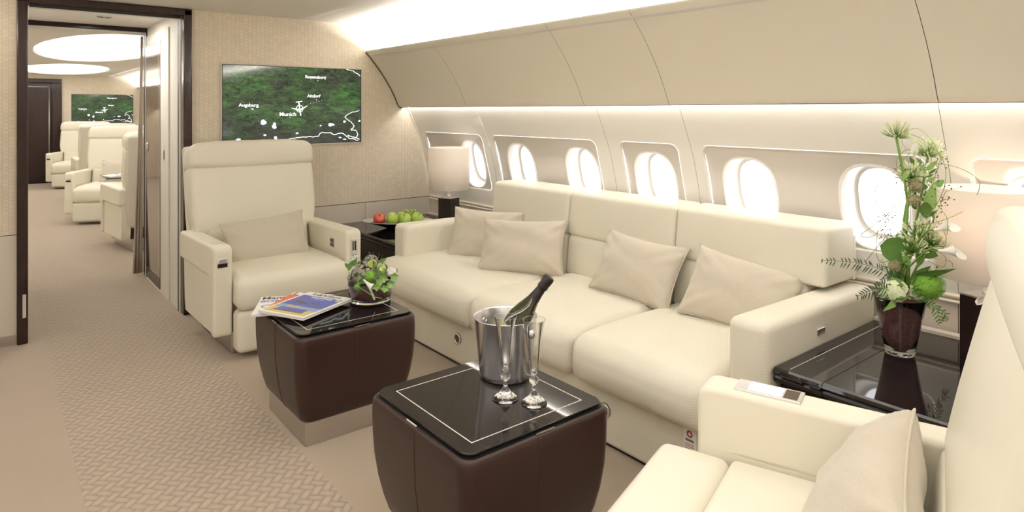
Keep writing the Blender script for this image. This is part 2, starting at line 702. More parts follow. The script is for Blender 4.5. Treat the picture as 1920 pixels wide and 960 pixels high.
WIN_Y = [4.18, 3.585, 2.97, 2.385, 1.795, 1.205, .61, .01, -.58, -1.17, -1.76]
PANELS = [(3.903, 4.895, [(3.975, 4.80)]), (2.6885, 3.901, [(2.79, 3.845)]), (2.0935, 2.6865, [(2.18, 2.60)]),
          (.909, 2.0915, [(.985, 2.03)]), (-.28, .907, [(-.205, .84)]), (-1.47, -.285, [(-1.395, -.35)]), (Y0, -1.475, [(-2.5, -1.54)])]
wn = 0
for s, side in ((1, 'right'), (-1, 'left')):
    wroot = bpy.data.objects.new('wall_' + side, None); COL.objects.link(wroot); wroot['kind'] = 'structure'
    for (a, b, recs) in PANELS:
        holes = []
        for (ra, rb) in recs:
            holes.append(rrect(ra, rb, .782, 1.222, .045, 6))
        bm = sheet([(a, .66), (b, .66), (b, 1.46), (a, 1.46)], holes, 0, s)
        struct('wall_panel', bm, WALLC, wroot)
        for (ra, rb), h in zip(recs, holes):
            wins = [w for w in WIN_Y if ra < w < rb]
            wh = [oval(w, .98, .150, .188) for w in wins]
            bm = loft(bmesh.new(), [(h, -.002), (rrect(ra + .004, rb - .004, .786, 1.218, .042, 6), -.003), (rrect(ra + .009, rb - .009, .791, 1.213, .038, 6), .012)], s)
            struct('recess_edge', bm, WALLC, wroot)
            inner = rrect(ra + .009, rb - .009, .791, 1.213, .038, 6)
            wh2 = [[(y, max(z, .7925)) for (y, z) in w] for w in wh]
            bm = sheet(inner, wh2, .012, s, dy=.12)
            struct('recess_panel', bm, RECESS, wroot)
    # backing behind the panel seams
    bm = bmesh.new()
    for yy in (3.9025, 2.6875, 2.0925, .9075, -.2825, -1.4725):
        for z in [.66 + i * .08 for i in range(10)]:
            q = [wallp(yy - .006, z, .004, s), wallp(yy + .006, z, .004, s), wallp(yy + .006, z + .08, .004, s), wallp(yy - .006, z + .08, .004, s)]
            bm.faces.new([bm.verts.new(p) for p in q])
    struct('panel_seam', bm, GROOVE, wroot)
    # wainscot: bead, ledge, lower board
    bm = bmesh.new()
    for i in range(len(PANELS)):
        a, b, _ = PANELS[i]
        if s > 0 and i in (1, 3): a, b = a, b
        strip(bm, [(mirror_x(s, p[0]), p[1]) for p in ((3.012, .632), (3.016, .40), (3.02, .0))], a + .0005, b - .0005)
    struct('wainscot_board', bm, WAINSC, wroot)
    bm = bmesh.new()
    strip(bm, [(mirror_x(s, p[0]), p[1]) for p in ((3.02, .668), (3.004, .667), (3.000, .660), (3.004, .652), (3.018, .650), (3.018, .645), (2.998, .643), (2.995, .638), (3.0, .632), (3.02, .63))], Y0, YB)
    struct('wainscot_rail', bm, GOLDTRIM, wroot)
    bm = bmesh.new()
    strip(bm, [(mirror_x(s, p[0]), p[1]) for p in ((3.05, .72), (3.04, -.01))], Y0, YB)
    struct('wainscot_backing', bm, GROOVE, wroot)
    bm = bmesh.new()
    strip(bm, [(mirror_x(s, p[0]), p[1]) for p in ((2.99, .185), (2.985, .18), (2.985, .0))], Y0, YB)
    struct('skirting_board', bm, WAINSC, wroot)

# windows
winmesh = None
for s, side in ((1, 'right'), (-1, 'left')):
    for w in WIN_Y[:9] if s > 0 else WIN_Y[:9]:
        wn += 1
        cz = .98
        loops = [(oval(w, cz, .1505, .1885), .0115), (oval(w, cz, .1500, .1880), .006), (oval(w, cz, .145, .183), .005), (oval(w, cz, .139, .177), .012),
                 (oval(w, cz, .128, .166), .05), (oval(w, cz, .119, .157), .085), (oval(w, cz, .113, .151), .094), (oval(w, cz, .107, .145), .094), (oval(w, cz, .107, .145), .13)]
        bm = loft(bmesh.new(), loops, s)
        o = struct('window_%d' % wn, bm, PLASTIC)
        bm = loft(bmesh.new(), [(oval(w, cz, .108, .146), .0945), (oval(w, cz, .1055, .1435), .092), (oval(w, cz, .103, .141), .0945)], s)
        obj('window_seal', bm, GROOVE if False else SATIN, o)
        bm = bmesh.new()
        bm.faces.new([bm.verts.new(wallp(p[0], p[1], .11, s)) for p in oval(w, cz, .107, .145)])
        obj('window_pane', bm, PANE, o, smooth=False)

# outer closure behind bins
BINP = [(2.402, 1.893), (2.398, 1.888), (2.405, 1.878), (2.44, 1.842), (2.49, 1.785), (2.54, 1.722), (2.59, 1.652), (2.635, 1.58), (2.672, 1.51), (2.695, 1.46), (2.704, 1.442), (2.716, 1.432), (2.735, 1.428), (2.748, 1.432), (2.752, 1.458), (2.85, 1.462)]
COVE = [(1.893, 2.1), (2.16, 2.1), (2.215, 2.096), (2.26, 2.080), (2.305, 2.050), (2.345, 2.012), (2.385, 1.975), (2.43, 1.94), (2.50, 1.90), (2.60, 1.85)]
BIN_S = [YB, 3.90, 2.70, 2.09, .88, -.31, -1.5, Y0]
BIN_LAB = ['cream overhead locker front meeting the screen wall, first in the row', 'cream overhead locker front above the double window nearest the screen wall',
           'narrow cream overhead locker front above the single window behind the sofa middle', 'wide cream overhead locker front above the sofa end and tall flowers',
           'cream overhead locker front at the right edge above the big armchair']
for s, side in ((1, 'right'), (-1, 'left')):
    for i, (b, a) in enumerate(zip(BIN_S, BIN_S[1:])):
        bm = bmesh.new()
        strip(bm, [(mirror_x(s, x), z) for x, z in BINP], a + .0013, b - .0013)
        o = obj('overhead_locker', bm, BINC)
        if s > 0 and i < 5: tag(o, BIN_LAB[i], 'overhead locker', 'overhead lockers above the sofa wall')
        else:
            tag(o, 'cream overhead locker front opposite the sofa wall' if s < 0 else 'cream overhead locker front behind the camera on the sofa side', 'overhead locker', 'overhead lockers out of view')
    bm = bmesh.new()
    strip(bm, [(mirror_x(s, x + .006), z - .003) for x, z in BINP[2:12]], Y0, YB)
    struct('trim_%d' % (1 if s > 0 else 2), bm, GROOVE)
    bm = bmesh.new()
    strip(bm, [(mirror_x(s, x), z) for x, z in ((2.402, 1.893), (2.42, 1.89), (2.43, 1.845), (2.62, 1.845))], Y0, YE)
    strip(bm, [(mirror_x(s, x), z) for x, z in ((2.60, 1.845), (3.15, 1.845), (3.15, 1.46), (2.76, 1.462))], Y0, YE)  # unseen closure behind the lockers, added to stop outside light leaking in
    struct('trim_%d' % (3 if s > 0 else 4), bm, CEILC)
    for (a, b) in ((Y0, YB), (Y2, YE)):
        bm = bmesh.new()
        strip(bm, [(mirror_x(s, x), z) for x, z in ((2.757, 1.4555), (2.79, 1.4555))], a, b)
        struct('trim_%d' % (5 if s > 0 else 6), bm, LED)
        # cove panels, in lengths with fine joints
        L = [b - i * 1.22 for i in range(12) if b - i * 1.22 > a] + [a]
        for p, q in zip(L, L[1:]):
            bm = bmesh.new()
            strip(bm, [(mirror_x(s, x), z) for x, z in COVE], q + .001, p - .001)
            struct('ceiling_cove', bm, CEILC)
    # second cabin lining
    bm = bmesh.new()
    strip(bm, [(mirror_x(s, x), z) for z, x in WP], Y2, YE)
    struct('wall_forward_' + side, bm, WALLC)
    bm = bmesh.new()
    strip(bm, [(mirror_x(s, x), z) for x, z in BINP], Y2, YE)
    struct('trim_%d' % (7 if s > 0 else 8), bm, BINC)


# ceiling with oval openings
def ceil_sheet(x0, x1, y0, y1, ovals, z=2.1):
    vs = []; es = []
    for lp in [[(x0, y0), (x1, y0), (x1, y1), (x0, y1)]] + ovals:
        i0 = len(vs); vs.extend(Vector(p) for p in lp); n = len(lp)
        es.extend((i0 + i, i0 + (i + 1) % n) for i in range(n))
    r = delaunay_2d_cdt(vs, es, [], 0, 1e-5)
    bm = bmesh.new()
    V = [bm.verts.new((p[0], p[1], z)) for p in r[0]]
    for f in r[2]:
        c = sum((Vector(r[0][i]) for i in f), Vector((0, 0))) / len(f)
        if not any(inside(c, h) for h in ovals): bm.faces.new([V[i] for i in f])
    return bm


def ov(cx, cy, a, b, n=64):
    return [(cx + a * math.cos(2 * PI * i / n), cy + b * math.sin(2 * PI * i / n)) for i in range(n)]


x0c, x1c = mirror_x(-1, 1.889), 1.889
struct('ceiling', ceil_sheet(x0c, x1c, Y0, YB, [ov(*DOMES[0][:4])]), CEILC, smooth=False)
struct('ceiling_forward', ceil_sheet(x0c, x1c, Y2 - .1, YE, [ov(*d[:4]) for d in DOMES[1:]]), CEILC, smooth=False)
bm = bmesh.new()
strip(bm, [(x1c, 2.103), (x1c + .004, 2.103)], Y0, YE); strip(bm, [(x0c - .004, 2.103), (x0c, 2.103)], Y0, YE)
struct('trim_9', bm, GROOVE, smooth=False)
sbx('ceiling_deck', -1.4, 3.4, Y0 - .1, YE + .1, 2.34, 2.36, CEILC)
dlab = ['oval recessed dome light over the lounge tables', 'large oval recessed dome light seen through the doorway, nearer of the two', 'smaller looking oval dome light further down the cabin through the doorway']
for (cx, cy, a, b, p), lb in zip(DOMES, dlab):
    t = thing('ceiling_dome_light', lb, 'ceiling light', (cx, cy, 2.1), 0, 'oval ceiling dome lights')
    def rg(k, z): return [(k * a * math.cos(2 * PI * i / 64), (b - a + k * a) * math.sin(2 * PI * i / 64), z) for i in range(64)]
    def rings(specs):
        bm = bmesh.new()
        rs = [[bm.verts.new(q) for q in rg(k, z)] for k, z in specs]
        for u, v in zip(rs, rs[1:]):
            for i in range(64): bm.faces.new((u[i], u[(i + 1) % 64], v[(i + 1) % 64], v[i]))
        return bm, rs
    bm, _ = rings([(1.0, 0), (1.0, .012), (.985, .018)])
    obj('rim', bm, CEILC, t)
    bm, _ = rings([(.985, .018), (.93, .05), (.80, .085)])
    obj('light_ring', bm, RING, t)
    bm, rs = rings([(.80, .085), (.6, .105), (.4, .115), (.2, .12)])
    bm.faces.new(rs[-1])
    obj('dish', bm, DISH, t)

# floor
sbx('floor', -1.3, 3.3, Y0, YE + .1, -.05, 0, CARPET)

# bulkhead between lounge and passage
DX0, DX1, DZ = .182, 1.035, 2.05      # clear opening


prof_r = [(3.04, 0)] + [(x + .012, z) for z, x in reversed(WP[:9])] + [(2.86, 1.46), (2.86, 1.85), (2.62, 1.86)] + [(x + .004, z + .004) for x, z in reversed(COVE[:-1])]
right_poly = [(DX1 + .055, 0)] + prof_r + [(DX1 + .055, 2.105)]


def bulkhead(yface, thick, xl, xr, ztop, name, m, wains=True):
    """solid wall with an opening xl..xr"""
    root = bpy.data.objects.new(name, None); COL.objects.link(root); root['kind'] = 'structure'
    rp = [(xr, 0)] + prof_r + [(xr, 2.105)]
    lp = [(xl, 0)] + [(2 * XC - x, z) for x, z in prof_r] + [(xl, 2.105)]
    for poly in (rp, lp):
        struct('bulkhead_panel', extrude_poly(poly, 'y', yface, yface + thick), m, root, smooth=False)
    struct('bulkhead_header', box(bmesh.new(), xl, xr, yface + .002, yface + thick - .002, ztop, 2.105), m, root, smooth=False)
    return root


bh = bulkhead(YB, .10, .13, 1.09, 2.09, 'wall_front', PAPER)
# wainscot on the bulkhead: thin boards with fine joints under a slim dark line
for i, (a, b) in enumerate(((1.097, 1.62), (1.623, 2.395), (2.398, 3.0))):
    struct('bulkhead_wainscot', box(bmesh.new(), a, b, YB - .006, YB + .01, .02, .651), WAINSC, bh, smooth=False)
struct('bulkhead_line', box(bmesh.new(), 1.097, 3.005, YB - .003, YB + .01, .651, .656), GROOVE, bh, smooth=False)
for (a, b) in ((-1.0, .128),):
    struct('bulkhead_wainscot', box(bmesh.new(), a, b, YB - .006, YB + .01, .06, .656), WAINSC, bh, smooth=False)
    struct('bulkhead_line', box(bmesh.new(), a, b, YB - .003, YB + .01, .656, .66), GROOVE, bh, smooth=False)
    struct('bulkhead_kick', box(bmesh.new(), a, b, YB - .004, YB + .01, .0, .06), STEEL, bh, smooth=False)
# slim light trim where the lining meets the bulkhead
bm = bmesh.new()
pts = [wallp(YB - .012, z, -.004, 1) for z in [.0 + i * .06 for i in range(25)]]
tube(bm, pts, .006, 6)
struct('trim_10', bm, GOLDTRIM)
bm = bmesh.new()
pts = [Vector((x - .004, YB - .004, z - .003)) for x, z in BINP[2:13]]
tube(bm, pts, .004, 6)
struct('trim_11', bm, GROOVE)


def door_frame(name, yf, yb, xl, xr, w, zt, parentkind=True):
    f = bpy.data.objects.new(name, None); COL.objects.link(f); f['kind'] = 'structure'
    struct('door_jamb', box(bmesh.new(), xl - w, xl, yf, yb, 0, zt, .008, 3), WOOD, f, wn=True)
    struct('door_jamb', box(bmesh.new(), xr, xr + w, yf, yb, 0, zt, .008, 3), WOOD, f, wn=True)
    struct('door_header', box(bmesh.new(), xl - w, xr + w, yf, yb, zt - .045, zt, .006, 3), WOOD, f, wn=True)
    return f


f1 = door_frame('door_1', YB - .03, YB + .13, DX0, DX1, .055, 2.098)
# chrome and cream strips in the right jamb, track on the header, latch plate on the left one
bx('chrome_strip', 1.031, 1.036, YB + .045, YB + .050, 0, 2.045, SATIN, f1)
bx('slot', 1.030, 1.036, YB + .08, YB + .13, 0, 2.045, BLACK, f1)
bx('cream_strip', 1.028, 1.036, YB + .055, YB + .075, 0, 2.045, WALLC, f1)
bx('door_track', .19, 1.03, YB + .03, YB + .045, 2.03, 2.053, BLACK, f1)
bx('track_edge', .19, 1.03, YB + .025, YB + .029, 2.028, 2.034, CHROME, f1)
bx('latch_plate', .155, .172, YB - .0325, YB - .028, .16, .30, SATIN, f1)
bulkhead(Y2 - .1, .10, .182, 1.035, 2.05, 'wall_passage_end', WALLC)
f2 = door_frame('door_2', Y2 - .12, Y2 + .02, .185, 1.028, .03, 2.103)
bx('chrome_strip', 1.018, 1.023, Y2 - .122, Y2 - .115, 0, 2.05, CHROME, f2)
# passage lining
sbx('wall_passage_right', 1.036, 1.10, YB + .1, Y2 - .1, 0, 2.10, WALLC)
sbx('wall_passage_left', .10, .14, YB + .1, Y2 - .1, 0, 2.10, WALLC)
sbx('ceiling_passage', .10, 1.10, YB + .1, Y2 - .1, 2.095, 2.11, CEILC)
# pocket door: bronze mirrored leaf in a cream frame, oval chrome handle, printed plate
t = thing('sliding_door', 'bronze mirrored sliding door leaf standing open along the passage wall', 'door', (1.036, 5.75, 0))
bx('leaf_frame', -.012, 0, -.44, .40, 0, 2.02, WALLC, t, .003)
bx('mirror_panel', -.016, -.011, -.17, .39, .03, 1.94, MIRROR, t)
bx('inlay_line', -.0175, -.0155, -.14, -.136, .05, 1.90, SATIN, t)
bx('kick_strip', -.018, -.0155, -.17, .39, .03, .12, WOOD, t)
bm = lathe([(.0, .008), (.02, .010), (.028, .004), (.032, 0)], 24)
for v in bm.verts: v.co = Vector((-v.co.z, v.co.x * .8, v.co.y * 1.35))
h = obj('handle', bm, CHROME, t, loc=(-.017, .33, 1.1)); h['label'] = 'oval chrome handle'
bx('notice_plate', -.0145, -.0118, -.33, -.29, 1.02, 1.14, SATIN, t)
for i in range(4):
    bx('plate_marking', -.0152, -.0143, -.322 + .008 * i, -.318 + .008 * i, 1.035, 1.10 + .005 * (i % 2), GROOVE, t)
# curtain beyond the second frame
bm = bmesh.new()
rows = []
for j in range(13):
    z = 2.03 * (1 - j / 12)
    wdt = .012 + .062 * (j / 12) ** 1.2
    row = []
    for i in range(49):
        u = i / 48
        row.append(bm.verts.new((1.03 - wdt * u, Y2 + .06 + .014 * math.sin(u * 2 * PI * 3) * (.5 + .5 * j / 12), z + .01)))
    rows.append(row)
for a, b in zip(rows, rows[1:]):
    for i in range(48): bm.faces.new((a[i], a[i + 1], b[i + 1], b[i]))
c = obj('curtain', bm, CURT); tag(c, 'narrow taupe curtain tied back beside the second door frame', 'curtain')
c.modifiers.new('thickness', 'SOLIDIFY').thickness = .004

# far bulkhead with dark door and television
bhf = bulkhead(YE, .1, .15, .16, 2.1, 'wall_far', PAPER)
f3 = bpy.data.objects.new('door_3', None); COL.objects.link(f3); f3['kind'] = 'structure'
struct('door_leaf', box(bmesh.new(), .05, .95, YE - .03, YE - .001, 0, 1.94, .01, 2), WOOD, f3, wn=True)
struct('door_casing', box(bmesh.new(), .95, 1.11, YE - .05, YE - .002, 0, 1.99, .01, 2), WOOD, f3, wn=True)
struct('door_casing', box(bmesh.new(), .0, 1.11, YE - .06, YE - .002, 1.94, 2.02, .01, 2), WOOD, f3, wn=True)
struct('door_inlay', box(bmesh.new(), .90, .91, YE - .033, YE - .028, .0, 1.86), SATIN, f3)
struct('door_inlay', box(bmesh.new(), .1, .91, YE - .033, YE - .028, 1.86, 1.87), SATIN, f3)
# room end behind the camera
sbx('wall_back', -1.2, 3.2, Y0 - .05, Y0, 0, 2.12, PAPER)

# slotted plate in the passage ceiling; the light is fill, added for brightness
area('passage_fill_light', (.66, 5.62, 2.082), (0, 0, 0), .05, .03, 7, (1, .95, .88))
t = thing('ceiling_plate', 'small silver plate with dark slots in the passage ceiling', 'ceiling light', (.66, 5.62, 2.095))
bx('plate', -.05, .05, -.03, .03, -.006, 0, SATIN, t, .002)
bx('slot', -.045, -.01, -.02, .0, -.009, -.005, BLACK, t)
bx('slot', .012, .042, -.02, .0, -.009, -.005, BLACK, t)
bx('slot', -.02, .03, .012, .02, -.009, -.005, BLACK, t)
# downlights along the cabin ceiling
for (x, y, lb) in ((2.06, 3.15, 'tiny dark downlight in the ceiling above the sofa wall'), (1.62, 13.4, 'tiny ceiling downlight through the doorway, nearest its dome'), (1.72, 13.9, 'tiny ceiling downlight through the doorway, middle one'), (1.82, 14.4, 'tiny ceiling downlight through the doorway, furthest one')):
    t = thing('downlight', lb, 'downlight', (x, y, 2.0995), 0, 'small ceiling downlights')
    obj('ring', lathe([(.022, 0), (.022, -.004), (.028, -.004), (.028, 0)], 20), SATIN, t)
    obj('lens', lathe([(0, -.001), (.022, -.001)], 20), GROOVE, t)
# wall switch at the left edge
t = thing('wall_switch', 'small dark wall switch left of the doorway', 'switch', (.035, YB, 1.10))
bx('plate', -.03, .02, -.006, 0, -.04, .04, SATIN, t, .002)
bx('rocker', -.024, .014, -.009, -.005, -.03, .03, BROWNMAT, t, .001)

# ------------------------------------------------------------------ upholstery helpers
def pillow_mesh(a, b, t, seed=0, n=26, seedamp=.006):
    """square cushion standing in the XZ plane, faces towards -Y; returns body and outline"""
    rnd = random.Random(seed)
    ph = [rnd.uniform(0, 6) for _ in range(8)]
    bm = bmesh.new()
    def pt(u, v, s):
        x = a * u * (1 - .055 * (1 - v * v)) * (1 + .02 * abs(u * v) ** 4)
        z = b * v * (1 - .075 * (1 - u * u)) * (1 + .03 * abs(u * v) ** 4)
        k = max(0, (1 - abs(u) ** 3.2) * (1 - abs(v) ** 3.2)) ** .55
        w = seedamp * (math.sin(5 * u + ph[0] + 3 * v) * math.sin(4 * v + ph[1] - 2 * u) + .6 * math.sin(11 * u * v + ph[2])) * (k ** .5)
        wr = .004 * math.sin(14 * (abs(u) - abs(v)) + ph[3]) * max(0, abs(u * v)) * 2
        return Vector((x, s * (t * k + w * .8 + wr), z))
    g = {}
    for s in (-1, 1):
        for i in range(n + 1):
            for j in range(n + 1):
                u = -1 + 2 * i / n; v = -1 + 2 * j / n
                u = math.sin(u * PI / 2) * .6 + u * .4; v = math.sin(v * PI / 2) * .6 + v * .4
                e = i in (0, n) or j in (0, n)
                if e and s == 1: g[s, i, j] = g[-1, i, j]; continue
                g[s, i, j] = bm.verts.new(pt(u, v, 0 if e else s))
        for i in range(n):
            for j in range(n):
                q = [g[s, i, j], g[s, i + 1, j], g[s, i + 1, j + 1], g[s, i, j + 1]]
                if s == 1: q.reverse()
                bm.faces.new(q)
    loop = [g[-1, i, 0].co.copy() for i in range(n)] + [g[-1, n, j].co.copy() for j in range(n)] + [g[-1, i, n].co.copy() for i in range(n, 0, -1)] + [g[-1, 0, j].co.copy() for j in range(n, 0, -1)]
    return bm, loop


def pillow(label, a, b, t, loc, rot, group, seed=0):
    o = thing('throw_pillow', label, 'pillow', loc, 0, group)
    o.rotation_euler = rot
    bm, loop = pillow_mesh(a, b, t, seed)
    obj('cover', bm, PILLOW, o)
    obj('piping', tube(bmesh.new(), loop, .0035, 6, closed=True), PILLOW, o)
    return o


# ------------------------------------------------------------------ armchair (faces -Y, origin on the floor)
AW, AT = .45, .105     # half width, arm thickness


def round_poly(raw, k=6):
    out = []
    n = len(raw)
    for i in range(n):
        a, b, c = Vector(raw[i - 1][:2]), Vector(raw[i][:2]), Vector(raw[(i + 1) % n][:2])
        r = raw[i][2]
        p, q = b + (a - b).normalized() * r, b + (c - b).normalized() * r
        for j in range(k + 1):
            t = j / k
            out.append(tuple(p * (1 - t) ** 2 + b * 2 * t * (1 - t) + q * t * t))
    return out


def arm_pad_bm(s):
    xi, xo = AW - AT, AW
    # side profile in (y,z): long pad with a post at the front
    raw = [(.34, .632, .03), (.34, .462, .035), (-.340, .462, .05), (-.350, .130, .024), (-.402, .130, .024), (-.408, .642, .05)]
    prof = round_poly(raw)
    # outward normals of the profile, then a loft with rolled edges
    n = len(prof)
    ar = sum(prof[i - 1][0] * prof[i][1] - prof[i][0] * prof[i - 1][1] for i in range(n))
    sg = 1 if ar > 0 else -1
    nr = []
    for i in range(n):
        a, b = Vector(prof[i - 1]), Vector(prof[(i + 1) % n])
        d = (b - a).normalized()
        nr.append(Vector((d.y, -d.x)) * sg)
    r = .019
    bm = bmesh.new(); rings = []
    st = [(xi + r - r * math.sin(R(a)), r - r * math.cos(R(a))) for a in (90, 67, 45, 22, 0)] + [(xo - r + r * math.sin(R(a)), r - r * math.cos(R(a))) for a in (0, 22, 45, 67, 90)]
    for x, ins in st:
        rings.append([bm.verts.new((x, p[0] - q.x * ins, p[1] - q.y * ins)) for p, q in zip(prof, nr)])
    for A, B in zip(rings, rings[1:]):
        for i in range(n):
            bm.faces.new((A[i], A[(i + 1) % n], B[(i + 1) % n], B[i]))
    bm.faces.new(rings[0]); bm.faces.new(rings[-1])
    if s < 0:
        for v in bm.verts: v.co.x = -v.co.x
    return bm


def armchair(label, loc, rz, group=None, lcd=False, detail=True, name='armchair'):
    c = thing(name, label, 'armchair', loc, rz, group)
    # plinth
    bx('plinth', -.33, .33, -.33, .30, 0, .13, STEEL, c, .01)
    inner = AW - AT
    for s in (-1, 1):
        arm = obj('armrest', arm_pad_bm(s), LEATHER, c, wn=True)
        x0, x1 = sorted((s * (inner + .0005), s * (AW - .024)))
        obj('side_panel', extrude_poly([(.33, .47), (.31, .20), (.29, .13), (-.36, .13), (-.36, .47)], 'x', x0, x1), LEATHER, arm, smooth=False)
        if s < 0:
            # unit on the front of the occupant's right arm
            u = obj('control_unit', box(bmesh.new(), -.432, -.372, -.409, -.400, .52, .574, .003, 2), SATIN, arm)
            bx('reader_slot', -.428, -.376, -.4105, -.408, .524, .545, BLACK, u)
            bx('reader_key', -.42, -.384, -.4115, -.409, .549, .570, SATIN, u, .001)
            if lcd:
                q = bx('screen_bezel', -.438, -.362, -.31, -.14, .637, .6445, SATIN, arm, .002)
                bx('screen', -.43, -.372, -.275, -.19, .6443, .6458, LCD, q)
                bx('screen_recess', -.43, -.372, -.185, -.15, .6440, .6452, GROOVE, q)
            else:
                bx('armrest_flap', -.425, -.37, -.33, -.24, .637, .6435, SATIN, arm, .001)
        else:
            if detail:
                u = bx('control_panel', inner - .004, inner + .004, -.235, -.17, .505, .565, SATIN, arm, .002)
                for i in range(2):
                    for j in range(2):
                        bx('button', inner - .0055, inner - .0035, -.228 + .030 * i, -.207 + .030 * i, .510 + .028 * j, .533 + .028 * j, GROOVE, u, .002)
                u = bx('socket_unit', .375, .418, -.412, -.400, .455, .585, SATIN, arm, .003)
                bx('socket', .384, .392, -.4135, -.4115, .51, .57, BLACK, u)
                bx('socket', .397, .409, -.4135, -.4115, .51, .57, BLACK, u)
                bx('socket_latch', .380, .412, -.418, -.4115, .488, .503, CHROME, u, .002)
                bx('socket', .386, .408, -.4135, -.4115, .460, .482, BLACK, u)
    # seat and foot rest
    iw = inner - .004
    def seatf(x, y, z, u, v, w):
        if w > 0: z += .022 * (1 - u ** 4) * (1 - v ** 4) + .0
        if v < -.5: z -= .012 * ((-v - .5) / .5) ** 2
        if v < 0: y -= .015 * (1 - w * w)
        return (x, y, z)
    if lcd:
        # this seat shows its front bolster drawn out, with a seam across
        obj('seat_bolster', soft(iw, .10, .0925, .032, (6, 4, 3), lambda x, y, z, u, v, w: (x, y, z + .012 * max(0, w) * (1 - v * v) * (1 - u ** 4)), 0, -.405, .372), LEATHER, c)
        obj('seat_cushion', soft(iw, .268, .0925, .02, (6, 6, 3), lambda x, y, z, u, v, w: (x, y, z + .016 * max(0, w) * (1 - v ** 4) * (1 - u ** 4)), 0, -.040, .374), LEATHER, c)
    else: obj('seat_cushion', soft(iw, .36, .0925, .045, (6, 6, 3), seatf, 0, -.13, .372), LEATHER, c)
    obj('leg_rest', soft(iw, .06, .12, .035, (6, 3, 4), None, 0, -.425, .155), LEATHER, c)
    # lower back, back, headrest: they lean back
    def lean(y0, k=.232):
        return lambda x, y, z, u, v, w: (x, y, z)
    L = R(13)
    bk = obj('lower_back', soft(.335, .06, .12, .04, (5, 3, 4), None), LEATHER, c, loc=(0, .205, .53), rot=(-L * .8, 0, 0))
    def backf(x, y, z, u, v, w):
        tap = 1 - .075 * max(0, -w - .35) / .65
        if v < 0: y -= .012 * (1 - u ** 2) * (1 - w ** 2)
        return (x * tap, y, z)
    obj('backrest', soft(.412, .075, .226, .038, (6, 3, 6), backf), LEATHER, c, loc=(0, .287, .812), rot=(-L, 0, 0))
    def headf(x, y, z, u, v, w):
        k = 1 - .06 * max(0, w) ** 2
        z2 = z - .022 * max(0, w) * u ** 6 - .008 * max(0, -w) * (1 - u * u)
        return (x * k, y - (.012 if v < 0 else 0) * (1 - w * w), z2)
    obj('headrest', soft(.414, .080, .090, .036, (6, 3, 3), headf), LEATHER, c, loc=(0, .343, 1.106), rot=(-L * .8, 0, 0))
    def shf(x, y, z, u, v, w): return (x * (1 - .05 * max(0, -w)), y, z)
    obj('back_shell', soft(.405, .028, .47, .026, (6, 2, 6), shf), SHELL, c, loc=(0, .375, .70), rot=(-L * .85, 0, 0))
    # seat belt ends
    bm = bmesh.new()
    box(bm, -.02, .02, -.012, .012, -.003, .003, .002)
    obj('belt_buckle', bm, CHROME, c, loc=(.17, .13, .478), rot=(0, 0, .4))
    if lcd:
        bm = lathe([(0, .006), (.016, .005), (.020, 0)], 20)
        for v in bm.verts: v.co = Vector((v.co.x, -v.co.z, v.co.y * .5))
        h = obj('headrest_clip', bm, CHROME, c, loc=(-.398, .243, .962), rot=(-L, .3, -.75))
        h['label'] = 'oval chrome clip'
    return c


chairA = armchair('cream leather armchair in front of the screen wall beside the doorway, facing the magazines table', (1.41, 4.27, 0), R(1.3))
chairB = armchair('big close-up cream leather armchair at the lower right with a lit armrest display', (1.336, .598, 0), R(198.3), lcd=True)

pillow('wide linen pillow leaning in the armchair by the doorway in front of the screen wall', .26, .158, .065, (1.385, 4.225, .57), (R(-24), R(-4), R(1)), 'linen throw pillows', 11)
pillow('large linen pillow leaning in the close-up armchair at lower right', .225, .155, .085, (1.455, .615, .552), (R(-34), R(4), R(198)), 'linen throw pillows', 12)

# ------------------------------------------------------------------ sofa (world coordinates, backs on the right lining)
sofa = thing('sofa', 'long cream woven sofa with three backs along the windows', 'sofa', (2.5, 2.55, 0))
SO = Vector((2.5, 2.55, 0))


def sob(name, bm, m=None, parent=None, **kw):
    p = parent or sofa
    for v in bm.verts: v.co -= SO
    return obj(name, bm, m or SOFAM, p, **kw)


base = sob('base', box(bmesh.new(), 2.0, 2.97, 1.225, 3.845, .012, .30, .02, 3), wn=True)
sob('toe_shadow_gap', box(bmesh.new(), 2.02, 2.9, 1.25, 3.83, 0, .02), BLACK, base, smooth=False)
SEATS = [(2.795, 3.85), (2.035, 2.79), (1.358, 2.03)]
for i, (a, b) in enumerate(SEATS):
    h = (b - a) / 2 - .001
    def sf(x, y, z, u, v, w):
        if w > 0: z += .016 * (1 - abs(v) ** 3.5) * (1 - u ** 4)
        if u < 0:
            x -= .028 * (1 - w * w) * (1 - abs(v) ** 8)
            if w > 0: z -= .02 * max(0, (-u - .6) / .4) ** 2
        return (x, y, z)
    sob('seat_cushion', soft(.40, h, .105, .055, (6, 10, 4), sf, 2.345, (a + b) / 2, .348, k=4))
BACKS = [(2.812, 3.562), (2.042, 2.81), (1.272, 2.040)]
for a, b in BACKS:
    h = (b - a) / 2 - .0005
    # upper cushion, tapered to a broad top shelf
    def bf(x, y, z, u, v, w):
        x += .03 * (w + 1) / 2 * (1 - u) / 2
        if u < 0: x -= .006 * (1 - v ** 4) * (1 - w * w)
        return (x, y, z)
    sob('back_cushion', soft(.135, h, .127, .028, (5, 6, 6), bf, 2.805, (a + b) / 2, .793, k=3))
    a2 = max(a, 1.36); h2 = (b - a2) / 2 - .0005; cyl = (a2 + b) / 2
    def lf(x, y, z, u, v, w):
        x += .02 * (w + 1) / 2
        if u < 0: x -= .012 * (1 - v ** 4) * (1 - w * w)
        return (x, y, z)
    sob('lumbar_cushion', soft(.10, h2, .125, .035, (4, 6, 5), lf, 2.752, cyl, .548, k=3))
    sob('back_board', box(bmesh.new(), 2.93, 2.955, a + .003, b - .003, .665, .86, .006), smooth=True, wn=True)
